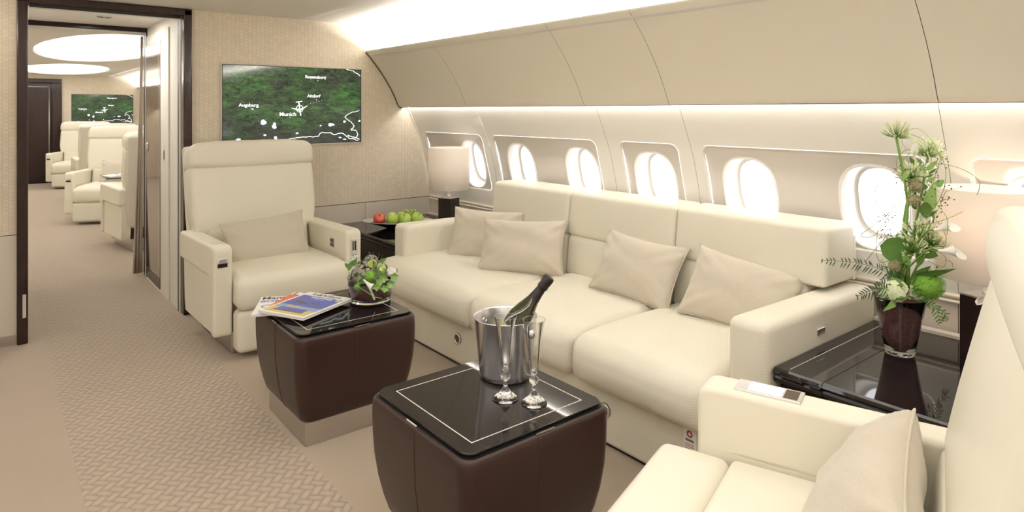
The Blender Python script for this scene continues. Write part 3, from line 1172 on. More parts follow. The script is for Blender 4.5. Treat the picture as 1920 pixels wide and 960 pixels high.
for (a, b, s) in ((3.705, 3.862, 1), (1.203, 1.358, -1)):
    def af(x, y, z, u, v, w):
        if u < -.5: z -= .0
        if u < 0 and w < 0: x += .0
        return (x, y, z + (-.012 * (u + 1) / 2 if w > 0 else 0))
    lo = .30 if s > 0 else .012
    sob('armrest', soft(.447, (b - a) / 2, (.658 - lo) / 2, .036, (8, 3, 5), af, 2.537 if s > 0 else 2.537, (a + b) / 2, (.658 + lo) / 2, k=4))
# pull rings on the base
for yy in (2.96, 1.87):
    bm = lathe([(.0, .003), (.026, .003), (.03, .001), (.030, -.002)], 24)
    for v in bm.verts: v.co = Vector((2.0 - .0 - v.co.z, v.co.x + yy, v.co.y + .155))
    r = sob('pull_plate', bm, GROOVE)
    bm = bmesh.new()
    tube(bm, [(1.994, yy + .025 * math.cos(t * PI / 8), .155 + .025 * math.sin(t * PI / 8)) for t in range(16)], .005, 8, closed=True)
    g = sob('pull_ring', bm, CHROME); g['label'] = 'round chrome pull ring'
    bm = bmesh.new(); box(bm, 1.984, 1.996, yy - .012, yy + .014, .158, .172, .003)
    obj('pull_flap', bm, CHROME, g)
# small sewn label with a red and white round mark
lb = bx('care_label', 1.9965 - 2.5, 1.9985 - 2.5, 1.42 - 2.55, 1.475 - 2.55, .15, .245, WHITE, sofa)
RED = mat('red_mark', (.45, .02, .02), .6)
GREYM = mat('grey_print', (.16, .16, .16), .7)
PINKM = mat('pink_print', (.55, .25, .22), .7)
bm = lathe([(0, 0), (.013, 0)], 24)
for v in bm.verts: v.co = Vector((1.9960 - 2.5, v.co.x + 1.448 - 2.55, v.co.y + .218))
obj('label_disc', bm, RED, lb)
bx('label_cross', 1.9952 - 2.5, 1.9958 - 2.5, 1.440 - 2.55, 1.456 - 2.55, .2155, .2205, WHITE, lb)
bx('label_cross', 1.9952 - 2.5, 1.9958 - 2.5, 1.4455 - 2.55, 1.4505 - 2.55, .210, .226, WHITE, lb)
bx('label_print', 1.9955 - 2.5, 1.9962 - 2.5, 1.43 - 2.55, 1.466 - 2.55, .191, .199, GREYM, lb)
for i in range(3): bx('label_print', 1.9955 - 2.5, 1.9962 - 2.5, 1.428 - 2.55, 1.468 - 2.55, .179 - .008 * i, .182 - .008 * i, PINKM, lb)
# latch on the outer side of the near arm
bx('arm_latch', 2.45 - 2.5, 2.51 - 2.5, 1.197 - 2.55, 1.206 - 2.55, .545, .57, CHROME, sofa, .003)

G = 'linen throw pillows'
pillow('linen pillow furthest left on the sofa, half hidden behind another pillow', .25, .165, .06, (2.515, 3.40, .595), (R(-22), R(1), R(-60)), G, 1)
pillow('linen pillow on the left of the sofa, in front of its neighbour', .255, .162, .065, (2.45, 2.955, .60), (R(-24), R(-1), R(-56)), G, 2)
pillow('linen pillow in the middle of the sofa, tipped on a corner', .24, .162, .065, (2.56, 2.175, .60), (R(-28), R(4), R(-86)), G, 3)
pillow('linen pillow at the right end of the sofa against the near arm', .245, .162, .065, (2.59, 1.61, .59), (R(-28), R(8), R(-80)), G, 4)

# ------------------------------------------------------------------ consoles


def console(label, x0, x1, y0, y1, z, grooves, loc):
    t = thing('side_console', label, 'console table', loc)
    ox, oy = loc[0], loc[1]
    def B(name, a, b, c, d, e, f, m, bev=0, par=None):
        return bx(name, a - ox, b - ox, c - oy, d - oy, e, f, m, par or t, bev)
    B('cabinet', x0 + .03, x1, y0 + .01, y1 - .01, 0, z - .05, WOOD, .004)
    ys = [y0] + grooves + [y1]
    for a, b in zip(ys, ys[1:]):
        # top with a stepped, moulded front edge
        prof = [(x0 + .012, z - .001), (x0 + .003, z - .006), (x0, z - .016), (x0 + .006, z - .024), (x0 + .010, z - .027), (x0 + .004, z - .034), (x0 + .006, z - .046), (x0 + .018, z - .056), (x0 + .05, z - .058), (x1, z - .058), (x1, z)]
        bm = extrude_poly([(p[0] - ox, p[1]) for p in prof], 'y', a - oy + .0012, b - oy - .0012)
        obj('top', bm, BLACKG, t, smooth=False)
    B('back_ledge', x1 - .002, x1 + .04, y0, y1, z - .03, z + .012, WAINSC)
    return t, B


con1, B1 = console('dark glossy console between the screen wall and the sofa, carrying the fruit', 2.13, 2.96, 3.875, 4.88, .505, [4.22], (2.5, 4.4, 0))
con2, B2 = console('dark glossy console by the near sofa arm, carrying the tall flower vase', 2.12, 2.94, -.45, 1.195, .51, [1.024], (2.5, .6, 0))
B2('inlay_seam', 2.15, 2.93, 1.145, 1.1475, .5098, .5106, LINE)
B2('latch_slot', 2.118, 2.1235, 1.09, 1.17, .487, .490, CHROME)
B2('latch_slot', 2.118, 2.1235, 1.03, 1.07, .487, .490, CHROME)

# ------------------------------------------------------------------ coffee tables


def coffee_table(label, loc, group):
    t = thing('coffee_table', label, 'coffee table', loc, 0, group)
    hs = [(.10, .232), (.115, .243), (.16, .256), (.22, .268), (.29, .277), (.36, .281), (.42, .282), (.455, .281), (.466, .278), (.470, .274)]
    bm = bmesh.new()
    rings = []
    for z, h in hs:
        rings.append([bm.verts.new((x, y, z)) for x, y in rrect(-h, h, -h, h, .045, 8)])
    for a, b in zip(rings, rings[1:]):
        n = len(a)
        for i in range(n): bm.faces.new((a[i], a[(i + 1) % n], b[(i + 1) % n], b[i]))
    bm.faces.new(rings[0]); bm.faces.new(rings[-1])
    body = obj('leather_body', bm, BROWN, t)
    for (sx, sy) in ((0, -1), (0, 1), (1, 0), (-1, 0)):
        k = -.02
        bm = tube(bmesh.new(), [(k if sx == 0 else sx * h, k if sy == 0 else sy * h, z) for z, h in hs[:-1]], .0016, 5)
        obj('body_seam', bm, BROWN, body)
    bx('plinth', -.225, .225, -.225, .225, 0, .101, STEEL, t, .004)
    # glossy top sitting in a shadow gap
    gap = extrude_poly(rrect(-.268, .268, -.268, .268, .038, 8), 'z', .468, .473)
    obj('shadow_gap', gap, BLACK, t, smooth=False)
    tp = extrude_poly(rrect(-.264, .264, -.264, .264, .036, 8), 'z', .474, .484)
    es = [e for e in tp.edges if e.verts[0].co.z > .483 and e.verts[1].co.z > .483]
    bmesh.ops.bevel(tp, geom=es, offset=.0025, segments=2, profile=.5, affect='EDGES')
    top = obj('glossy_top', tp, BLACKG, t, wn=True)
    bm = bmesh.new()
    a, w = .214, .0035
    for (x0, x1, y0, y1) in ((-a, a, -a, -a + w), (-a, a, a - w, a), (-a, -a + w, -a + w, a - w), (a - w, a, -a + w, a - w)):
        box(bm, x0, x1, y0, y1, .4838, .4843)
    obj('inlay_line', bm, LINE, top, smooth=False)
    for (x0, x1, y0, y1) in ((-.275, -.270, -.02, .04), (-.03, .04, -.275, -.270)):
        bx('catch', x0, x1, y0, y1, .472, .476, CHROME, t)
    return t


T1 = coffee_table('brown leather cube table carrying the magazines, beside the armchair', (1.250, 2.872, 0), 'brown leather cube tables')
T2 = coffee_table('brown leather cube table carrying the champagne bucket, nearest the camera', (1.250, 1.682, 0), 'brown leather cube tables')
TZ = .4843

# ------------------------------------------------------------------ champagne


def bucket():
    t = thing('champagne_bucket', 'brushed steel champagne bucket on the front cube table', 'ice bucket', (1.397, 1.775, TZ))
    H = .205
    prof = [(0, .0), (.084, .0), (.088, .003), (.0905, .02), (.1085, H - .004), (.1115, H), (.111, H + .002), (.109, H + .001), (.1065, H - .004), (.088, .02), (.084, .008), (0, .006)]
    obj('pail', lathe(prof, 64), BRUSH, t)
    for s in (-1, 1):
        a = R(-82) if s > 0 else R(98)
        bm = lathe([(0, .030), (.010, .029), (.016, .022), (.016, .015), (.009, .008), (.008, -.004)], 24)
        o = obj('knob_handle', bm, CHROME, t)
        o.location = (.104 * math.cos(a), .104 * math.sin(a), H - .035)
        o.rotation_euler = Euler((0, PI / 2, a))
    return t


bucket()
BG = mat('dark_green_glass', (.030, .034, .012), .06, coat=.6)
FOIL = mat('dark_foil', (.035, .028, .03), .35, metal=.6, bump=.6, nscale=70)
LABELG = mat('gold_green_label', (.38, .36, .16), .5)
t = thing('champagne_bottle', 'dark green champagne bottle leaning out of the steel bucket', 'bottle')
# axis: from low left inside the bucket to the neck tip at the upper right
cr = Vector((.7793, -.6266, 0))
bot = Vector((1.397, 1.775, TZ + .062)) - cr * .052 + Vector((.0, .0, 0))
tip = Vector((1.397, 1.775, 0)) + cr * .155; tip.z = .825
ax = (tip - bot).normalized()
q = Vector((0, 0, 1)).rotation_difference(ax)
t.rotation_mode = 'QUATERNION'; t.rotation_quaternion = q; t.location = bot
Lb = (tip - bot).length
prof = [(0, .004), (.012, .003), (.032, 0), (.040, .004), (.0425, .012), (.0425, .15), (.041, .172), (.0355, .200), (.0275, .228), (.0205, .252), (.0168, .275), (.0150, Lb - .03), (0, Lb - .03)]
obj('glass_body', lathe(prof, 40), BG, t)
obj('label_band', lathe([(.0428, .05), (.0430, .052), (.0430, .130), (.0428, .132)], 40), LABELG, t)
obj('neck_foil', lathe([(.0213, .251), (.0178, .275), (.0168, .29), (.0160, Lb - .052), (.0185, Lb - .048), (.0195, Lb - .040), (.0180, Lb - .034), (.0195, Lb - .026), (.0200, Lb - .010), (.0175, Lb - .002), (.012, Lb), (0, Lb)], 32), FOIL, t)


def flute():
    t = thing('champagne_flute', 'empty clear champagne flute in front of the bucket, the left one of the pair', 'champagne glass', (1.281, 1.628, TZ), 0, 'empty champagne flutes on the front table')
    foot = [(0, .0), (.040, 0), (.0415, .0015), (.0405, .003), (.032, .010), (.018, .022), (.0095, .034), (.007, .040), (0, .040)]
    obj('foot', lathe(foot, 40), GLASSM, t)
    stem = [(0, .040), (.0055, .0405), (.0075, .044), (.0055, .049), (.0045, .055), (.0075, .060), (.0145, .066), (.0165, .072), (.0140, .079), (.0070, .084), (.0060, .088), (.0095, .092), (.0105, .095), (.0085, .098), (0, .0985)]
    obj('stem', lathe(stem, 32), GLASSM, t)
    H = .262
    bowl = [(.0102, .0990), (.0140, .104), (.0158, .112), (.0175, .13), (.0225, .18), (.0280, .225), (.0330, .252), (.0362, H)]
    bw = lathe(bowl, 48)
    tubepts = [(.0362 * math.cos(2 * PI * k / 40), .0362 * math.sin(2 * PI * k / 40), H) for k in range(40)]
    b_ = obj('bowl', bw, THING, t)
    obj('rim', tube(bmesh.new(), tubepts, .0006, 6, closed=True), GLASSM, b_)
    obj('bowl_base', lathe([(0, .098), (.009, .0985), (.0125, .1015), (.0135, .106), (.009, .1085), (0, .109)], 32), GLASSM, t)
    return t


g1 = flute()
g2 = copy_tree(g1)
g2.location = (1.332, 1.548, TZ)
g2['label'] = 'empty clear champagne flute in front of the bucket, the right one of the pair'

# ------------------------------------------------------------------ magazines
INK = mat('dark_print', (.02, .02, .025), .5)
ORANGE = mat('orange_print', (.70, .16, .06), .5)
SKYB = mat('cover_blue', (.10, .12, .42), .35)
SANDY = mat('cover_sand', (.62, .47, .17), .4)
SEAC = mat('cover_sea', (.30, .38, .55), .4)
PAGES = mat('page_edges', (.74, .72, .70), .7)
YELL = mat('cover_yellow', (.78, .72, .20), .5)


def magazine(label, c0, ux, w, h, z, th, build):
    """c0: back-left corner, ux: unit direction of the text line, page extends to the reader's side"""
    ang = math.atan2(ux[1], ux[0])
    t = thing('magazine', label, 'magazine', (c0[0], c0[1], z), ang, 'magazines on the cube table')
    bx('pages', 0.001, w - .001, -h + .001, -.001, .0004, th - .0004, PAGES, t)
    cv = bx('cover', 0, w, -h, 0, th - .0004, th, WHITE, t)
    bx('back_cover', 0, w, -h, 0, 0, .0004, WHITE, t)
    bx('spine', -.0006, 0.0002, -h, 0, 0, th, WHITE, t)
    build(cv, w, h, th)
    return t


def cover1(p, w, h, z):
    text_obj('masthead', 'Manager', .056, INK, p, (.006, -.026, z), (0, 0, 0), 'LEFT', .0002, .95, .0012)
    text_obj('headline', 'TRADE', .020, INK, p, (.012, -.060, z), (0, 0, 0), 'LEFT', .0002, 1.2)
    text_obj('headline', 'BOR', .036, SKYB, p, (.006, -.082, z), (0, 0, 0), 'LEFT', .0002, 1.3, .001)
    text_obj('headline', 'C', .06, INK, p, (.02, -.16, z), (0, 0, 0), 'LEFT', .0002)


def cover2(p, w, h, z):
    bx('orange_panel', .0, w, -h + .0, -.045, z, z + .0003, ORANGE, p)
    text_obj('masthead', "L'O", .075, INK, p, (.008, -.024, z), (0, 0, 0), 'LEFT', .0002)


def palm(bm, x, y, s, z):
    tube(bm, [(x, y, z), (x + .003 * s, y + .010 * s, z), (x + .002 * s, y + .020 * s, z)], .0012 * s, 4)
    for k in range(9):
        a = PI * (k - .5) / 8
        tube(bm, [(x + .002 * s, y + .02 * s, z), (x + (.002 + .010 * math.cos(a)) * s, y + (.022 + .006 * math.sin(a)) * s, z), (x + (.002 + .018 * math.cos(a)) * s, y + (.017 + .006 * math.sin(a)) * s, z)], [.0016 * s, .0022 * s, .0004 * s], 4)


def cover3(p, w, h, z):
    m = .012
    bx('blue_sky', m, w - m, -h * .62, -.050, z, z + .0002, SKYB, p)
    bx('sea', m, w - m, -h * .74, -h * .62, z, z + .0002, SEAC, p)
    bx('sand', m, w - m, -h + .016, -h * .74, z, z + .0002, SANDY, p)
    bx('car_shape', .05, w - .055, -h * .86, -h * .72, z + .0002, z + .0004, SKYB, p, 0)
    bx('car_shape', .045, w - .05, -h * .88, -h * .83, z + .0003, z + .0005, GREYM, p, 0)
    bm = bmesh.new()
    palm(bm, .065, -h * .60, 2.2, z + .0006); palm(bm, .10, -h * .66, 2.4, z + .0008); palm(bm, .165, -h * .60, 2.2, z + .0006)
    for v in bm.verts: v.co.z = z + .0004 + (v.co.z - z) * .1
    obj('palm_print', bm, GREYM, p)
    bx('house_print', .06, .13, -h * .68, -h * .62, z + .0002, z + .0003, SANDY, p)
    text_obj('masthead', 'Ici&Ailleurs', .044, INK, p, (w / 2, -.024, z), (0, 0, 0), 'CENTER', .0002, .86, .0008)
    text_obj('headline', 'CALIFORNIE', .021, WHITE, p, (w / 2 + .005, -.068, z + .0003), (0, 0, 0), 'CENTER', .0002, 1.05, .0008)
    text_obj('headline', 'routes et plages', .009, WHITE, p, (w / 2, -.088, z + .0003), (0, 0, 0), 'CENTER', .0001)
    bm = lathe([(0, 0), (.012, 0)], 20)
    for v in bm.verts: v.co += Vector((w - .030, -.066, z + .0004))
    obj('yellow_badge', bm, YELL, p)


magazine('white magazine headed Manager with black print, lowest and leftmost of the three', (1.035, 3.235, 0), (math.cos(R(-27)), math.sin(R(-27))), .205, .285, TZ, .008, cover1)
magazine('magazine with an orange cover block, between the other two', (1.185, 3.200, 0), (math.cos(R(-50)), math.sin(R(-50))), .205, .275, TZ + .0082, .006, cover2)
magazine('top magazine with blue California cover and palm trees', (1.228, 3.118, 0), (math.cos(R(-64)), math.sin(R(-64))), .262, .325, TZ + .0145, .012, cover3)

# ------------------------------------------------------------------ lamps


def lamp(label, loc, rz, power, tint, group='matching table lamps with white drum shades'):
    t = thing('table_lamp', label, 'table lamp', loc, rz, group)
    bx('base', -.058, .058, -.058, .058, 0, .228, BROWNMAT, t, .002)
    bx('base_cap', -.058, .058, -.058, .058, .228, .234, SATIN, t)
    obj('neck', lathe([(.0, .234), (.014, .234), (.014, .31), (0, .31)], 24), CHROME, t)
    bm = lathe([(.152, .298), (.156, .296), (.158, .298), (.158, .612), (.156, .614), (.153, .612)], 64, close=True)
    obj('lamp_shade', bm, SHADE, t)
    bm = bmesh.new()
    for k in range(3):
        a = 2 * PI * k / 3
        tube(bm, [(.0, 0, .578), (.153 * math.cos(a), .153 * math.sin(a), .585)], .0015, 5)
    tube(bm, [(0, 0, .30), (0, 0, .58)], .004, 8)
    obj('shade_carrier', bm, CHROME, t)
    obj('bulb', lathe([(0, .32), (.012, .325), (.014, .35), (.028, .38), (.030, .41), (.02, .435), (0, .445)], 20), BULB, t)
    l = bpy.data.lights.new('lamp_light', 'POINT')
    l.energy = power; l.color = tint; l.shadow_soft_size = .03
    o = bpy.data.objects.new('lamp_light', l); COL.objects.link(o)
    o.location = (loc[0], loc[1], loc[2] + .48)
    return t


BULB = mat('bulb_glass', (.95, .93, .9), .4, emit=(1, .85, .7), estr=.3)
lamp('table lamp with white drum shade and dark block base beside the fruit dish', (2.755, 4.205, .505), R(20), .35, (1, .93, .86))
lamp('lit table lamp with pinkish glowing drum shade at the right edge', (2.775, .748, .51), R(-22), 1.1, (1, .80, .66))

# ------------------------------------------------------------------ fruit
DISHM = mat('dark_dish_outside', (.02, .012, .010), .15, coat=.7)
t = thing('fruit_dish', 'shallow dark oval dish with a pale rim on the far console', 'dish', (2.44, 4.43, .505), R(-39))
bm = lathe([(0, .006), (.07, .0), (.09, .002), (.17, .028), (.262, .052), (.272, .056), (.262, .0555), (.17, .034), (.09, .012), (0, .010)], 64)
for v in bm.verts: v.co.y *= .62
obj('dish_body', bm, DISHM, t)
bm = lathe([(.272, .0565), (.276, .058), (.266, .059), (.225, .047), (.20, .041), (.225, .0455), (.262, .0565)], 64)
for v in bm.verts: v.co.y *= .62
obj('rim', bm, SATIN, t)


def apple_mats():
    g = NT('green_apple_skin')
    co = g.coords()
    n = g.node('ShaderNodeTexNoise', i_Scale=14.0, i_Detail=3.0); g.link(co, n.inputs['Vector'])
    g.link(g.mixc(n.outputs[0], (.27, .44, .045), (.52, .66, .14)), g.b.inputs['Base Color'])
    g.b.inputs['Roughness'].default_value = .25; g.b.inputs['Coat Weight'].default_value = .3
    r = NT('red_apple_skin')
    co = r.coords()
    n = r.node('ShaderNodeTexNoise', i_Scale=9.0, i_Detail=4.0); r.link(r.mapping(co, (1, 1, .5)), n.inputs['Vector'])
    sep = r.n.new('ShaderNodeSeparateXYZ'); r.link(co, sep.inputs[0])
    f = r.math('ADD', r.math('MULTIPLY', sep.outputs[2], 12.0), r.math('SUBTRACT', n.outputs[0], .75))
    cl = r.n.new('ShaderNodeClamp'); r.link(f, cl.inputs[0])
    r.link(r.mixc(cl.outputs[0], (.50, .045, .03), (.80, .55, .22)), r.b.inputs['Base Color'])
    r.b.inputs['Roughness'].default_value = .25; r.b.inputs['Coat Weight'].default_value = .3
    return g.m, r.m


GA, RA = apple_mats()
STEMM = mat('brown_stem', (.10, .06, .02), .7)


def apple(label, loc, m, r=.048, tilt=(0, 0), squash=.92):
    prof = []
    for i in range(17):
        a = -PI / 2 + PI * i / 16
        rr = r * math.cos(a) * (1 + .06 * math.sin(a))
        z = r * squash * math.sin(a)
        d = math.exp(-(rr / (r * .32)) ** 2)
        z += (-.30 if a > 0 else .16) * r * d
        prof.append((max(rr, 0), z))
    prof[0] = (0, prof[0][1]); prof[-1] = (0, prof[-1][1])
    t = thing('apple', label, 'apple', loc, 0, 'apples in the fruit dish')
    t.rotation_euler = (tilt[0], tilt[1], 0)
    obj('flesh', lathe(prof, 28), m, t)
    obj('stem', tube(bmesh.new(), [(0, 0, r * .5), (.001, 0, r * .75), (.004, .002, r * 1.05)], .0016, 6), STEMM, t)
    return t


crr = Vector((.7793, -.6266, 0))
D0 = Vector((2.44, 4.43, 0)); fw = Vector((.6266, .7793, 0))
def dpos(a, b, z): p = D0 + crr * a + fw * b; p.z = z; return p
apple('red apple at the left end of the fruit dish', dpos(-.137, -.03, .580), RA, .047, (R(35), R(-25)))
apple('green apple beside the red one in the fruit dish', dpos(-.035, -.035, .580), GA, .052, (R(30), R(30)))
apple('green apple under the grapes, second of the green ones', dpos(.062, -.045, .577), GA, .050, (R(15), R(-30)))
apple('green apple at the right end of the fruit dish', dpos(.150, -.02, .580), GA, .050, (R(30), R(10)))
apple('green apple half hidden at the back of the dish', dpos(.020, .05, .580), GA, .044, (R(10), R(60)))
t = thing('grape_bunch', 'small bunch of green grapes lying on the green apples', 'grapes', dpos(.10, .02, .625))
GRAPE = mat('green_grape_skin', (.42, .56, .12), .2, coat=.3)
rnd = random.Random(3)
for i in range(13):
    bm = bmesh.new()
    bmesh.ops.create_uvsphere(bm, u_segments=14, v_segments=9, radius=.0115)
    p = crr * rnd.uniform(-.055, .045) + fw * rnd.uniform(-.03, .02); p.z = rnd.uniform(-.012, .012)
    obj('grape', bm, GRAPE, t, loc=p)
obj('stalk', tube(bmesh.new(), [(-.03, 0, .0), (0, 0, .005), (.03, -.01, 0)], .0015, 5), STEMM, t)

# ------------------------------------------------------------------ plant materials
def green(name, a, b, rough=.5, sc=30):
    t = NT(name)
    n = t.node('ShaderNodeTexNoise', i_Scale=float(sc), i_Detail=3.0); t.link(t.coords(), n.inputs['Vector'])
    t.link(t.mixc(n.outputs[0], a, b), t.b.inputs['Base Color'])
    t.b.inputs['Roughness'].default_value = rough
    t.b.inputs['Subsurface Weight'].default_value = 0
    return t.m


STEMG = green('green_stalk', (.10, .22, .03), (.24, .40, .07))
LEAFG = green('leaf_green', (.05, .13, .02), (.13, .27, .05))
LIME = green('lime_floret', (.36, .52, .10), (.62, .74, .26), .6, 60)
MOSS = green('fuzzy_green', (.14, .34, .03), (.30, .56, .08), .8, 150)
PALEG = green('pale_green_petal', (.62, .72, .38), (.85, .88, .65), .6, 25)
CALLA = green('calla_white', (.84, .83, .74), (.93, .92, .87), .4, 12)
BUDW = green('agapanthus_bud', (.55, .65, .28), (.85, .86, .66), .5, 120)
BERRY = mat('brown_berry', (.07, .035, .02), .4)
POD = green('seed_pod', (.22, .20, .09), (.46, .42, .24), .7, 260)
FERN = green('fern_dark', (.03, .07, .03), (.08, .15, .06), .6, 60)
TEND = green('tendril', (.16, .20, .05), (.30, .34, .10), .5, 60)
GREYT = green('grey_filler', (.20, .18, .15), (.42, .38, .32), .8, 90)
SOIL = green('red_brown_fill', (.012, .005, .005), (.22, .075, .07), .8, 110)
VARI = green('variegated_leaf', (.14, .34, .06), (.38, .55, .18), .5, 50)


def leaf_bm(bm, base, tipv, width, nrm, cup=.15, n=8, round_=False):
    base, tipv, nrm = Vector(base), Vector(tipv), Vector(nrm).normalized()
    d = tipv - base; L = d.length; side = d.normalized().cross(nrm).normalized()
    nrm = side.cross(d.normalized())
    rows = []
    for i in range(n + 1):
        t = i / n
        w = width * (math.sin(PI * t ** .8) if not round_ else math.sqrt(max(0, 1 - (2 * t - 1) ** 2)))
        w = max(w, width * .02)
        row = []
        for k in (-1, -.5, 0, .5, 1):
            p = base + d * t + side * w * k + nrm * (cup * width * (k * k) * math.sin(PI * t) - .12 * L * t * t)
            row.append(bm.verts.new(p))
        rows.append(row)
    for a, b in zip(rows, rows[1:]):
        for k in range(4): bm.faces.new((a[k], a[k + 1], b[k + 1], b[k]))
    return bm


def ball(bm, c, r, sub=1, jit=0, rnd=random):
    v = bmesh.ops.create_icosphere(bm, subdivisions=sub, radius=r)['verts']
    for q in v: q.co = q.co * (1 + rnd.uniform(-jit, jit)) + Vector(c)


def calla(parent, base, tipd, L=.075, r=.026, m=None):
    """trumpet lily: stem point base, direction"""
    d = Vector(tipd).normalized()
    bm = bmesh.new()
    rings = []
    n = 20
    for i in range(11):
        t = i / 10
        rr = r * (.16 + .28 * t + .62 * t ** 3)
        ring = []
        for k in range(n):
            a = 2 * PI * k / n
            f = (1 + math.cos(a)) / 2
            zz = L * t * (.50 + .68 * f * f * t)
            ring.append(bm.verts.new((rr * math.cos(a) * (1 + .35 * f * t ** 3), rr * math.sin(a) * (1 - .15 * t), zz)))
        rings.append(ring)
    for a, b in zip(rings, rings[1:]):
        for k in range(n): bm.faces.new((a[k], a[(k + 1) % n], b[(k + 1) % n], b[k]))
    q = Vector((0, 0, 1)).rotation_difference(d)
    for v in bm.verts: v.co = q @ v.co + Vector(base)
    o = obj('calla_bloom', bm, m or CALLA, parent)
    bm = bmesh.new(); tube(bm, [Vector(base) + d * L * .1, Vector(base) + d * L * .65], .003, 6)
    obj('spadix', bm, LIME, o)
    return o


def umbel(parent, c, r, n=42, up=Vector((0, 0, 1)), seed=0, m1=None, droop=.2):
    rnd = random.Random(seed)
    st = bmesh.new(); bd = bmesh.new()
    q = Vector((0, 0, 1)).rotation_difference(up.normalized())
    for i in range(n):
        th = math.acos(1 - rnd.random() * (1 + droop)); ph = rnd.uniform(0, 2 * PI)
        d = q @ Vector((math.sin(th) * math.cos(ph), math.sin(th) * math.sin(ph), math.cos(th)))
        rr = r * rnd.uniform(.75, 1.05)
        p0 = Vector(c); p1 = p0 + d * rr * .45 + Vector((0, 0, .004)); p2 = p0 + d * rr * .72 + Vector((0, 0, .006)); p3 = p0 + d * rr + Vector((0, 0, .014))
        tube(st, [p0, p1, p2], .0011, 4)
        tube(bd, [p2, p2.lerp(p3, .35), p2.lerp(p3, .75), p3], [.0012, .0026, .0030, .0009], 5)
    o = obj('umbel_stalks', st, STEMG, parent)
    o2 = obj('umbel_buds', bd, m1 or BUDW, parent)
    return o


# ------------------------------------------------------------------ tall vase
V0 = Vector((2.606, .971, .51))
vase = thing('flower_vase', 'tall tapered glass vase of green and white flowers on the near console', 'flower arrangement', V0)
prof = [(0, 0), (.046, 0), (.0485, .002), (.050, .012), (.060, .07), (.073, .14), (.0875, .208), (.0880, .210), (.0860, .2095), (.0715, .14), (.0585, .07), (.047, .022), (.043, .019), (0, .018)]
obj('vase_glass', lathe(prof, 48), GLASSM, vase)
prof = [(0, .0205), (.040, .0205), (.0455, .024), (.0572, .07), (.0702, .14), (.0820, .195), (.06, .203), (.02, .208), (0, .206)]
bm = lathe(prof, 40)
obj('vase_filling', bm, SOIL, vase)
# helper: a point given sideways (towards the picture's right), height, and depth offset
def vp(a, z, b=0): return crr * a + fw * b + Vector((0, 0, z))


def px2(px, py, b=0):
    dep = V0.dot(fw) + b
    c = (V0.dot(crr))
    return vp((px - 960) / 1220 * dep - c, 1.4 - (py - 208) / 1220 * dep - V0.z, b)


rnd = random.Random(21)
heads = [((1680, 247), .056, 64, 0), ((1739, 282), .062, 80, .01), ((1708, 322), .056, 60, -.02), ((1722, 438), .070, 80, -.04), ((1745, 450), .056, 60, -.06), ((1708, 462), .058, 60, -.05)]
for i, ((x, y), r, n, b) in enumerate(heads):
    e = px2(x, y + 12, b)
    s0 = vp(rnd.uniform(-.02, .02), .20, rnd.uniform(-.02, .02))
    mid = s0.lerp(e, .55) + crr * rnd.uniform(-.012, .012)
    if i == 0: mid = px2(1701, 400)
    if i == 1: mid = px2(1722, 390)
    bm = bmesh.new()
    tube(bm, smooth_path([s0, mid, e], 8), .0048 if i < 3 else .004, 8)
    st = obj('flower_stem', bm, STEMG, vase)
    umbel(st, e, r, n, seed=i, up=Vector((rnd.uniform(-.2, .2), rnd.uniform(-.2, .2), 1)))
for k in range(9):
    a0 = rnd.uniform(-.03, .03)
    b0 = rnd.uniform(-.02, .02)
    e0 = a0 + rnd.uniform(-.008, .012)
    bm = tube(bmesh.new(), [vp(a0, .20, b0), vp((a0 + e0) / 2, .30, b0), vp(e0, rnd.uniform(.36, .44), b0)], [rnd.uniform(.005, .0075)] * 2 + [.002], 7)
    obj('flower_stem', bm, STEMG, vase)
# seed globes
for (x, y, r, b) in ((1715, 347, .0245, -.04), (1713, 376, .023, -.045), (1677, 498, .022, -.05)):
    bm = bmesh.new()
    c = px2(x, y, b)
    ball(bm, c, r * .8, 2, .05, rnd)
    for k in range(90):
        d = Vector((rnd.gauss(0, 1), rnd.gauss(0, 1), rnd.gauss(0, 1))).normalized()
        tube(bm, [c + d * r * .7, c + d * r], [.0012, .0034], 5)
    obj('seed_globe', bm, POD, vase)
# leaves
def L(name, p0, p1, w, nrm=-fw, m=LEAFG, **k):
    obj(name, leaf_bm(bmesh.new(), p0, p1, w, nrm, **k), m, vase)


L('round_leaf', px2(1712, 478, -.05), px2(1654, 462, -.06), .046, round_=True, cup=.1)
L('round_leaf', px2(1758, 480, -.045), px2(1700, 460, -.055), .024, cup=.1)
L('leaf', px2(1735, 400, -.03), px2(1756, 340, -.02), .026, cup=.2, m=VARI)
L('leaf', px2(1722, 395, -.04), px2(1750, 392, -.04), .030, cup=.2)
L('leaf', px2(1750, 350, .01), px2(1772, 338, .01), .014, m=LEAFG)
L('leaf', px2(1715, 515, -.05), px2(1788, 512, -.2), .014)
L('leaf', px2(1705, 525, -.05), px2(1748, 500, -.06), .016)
L('leaf', px2(1722, 500, -.03), px2(1728, 455, -.03), .018, m=VARI)
L('leaf', px2(1700, 545, -.05), px2(1660, 585, -.08), .016, m=VARI)
for (x0, y0, x1, y1, w) in ((1690, 545, 1650, 540, .014), (1700, 540, 1668, 520, .014), (1740, 560, 1775, 545, .012), (1705, 500, 1690, 470, .012), (1735, 320, 1760, 300, .01), (1702, 318, 1692, 340, .01)):
    L('leaf', px2(x0, y0, -.05), px2(x1, y1, -.06), w, m=VARI)
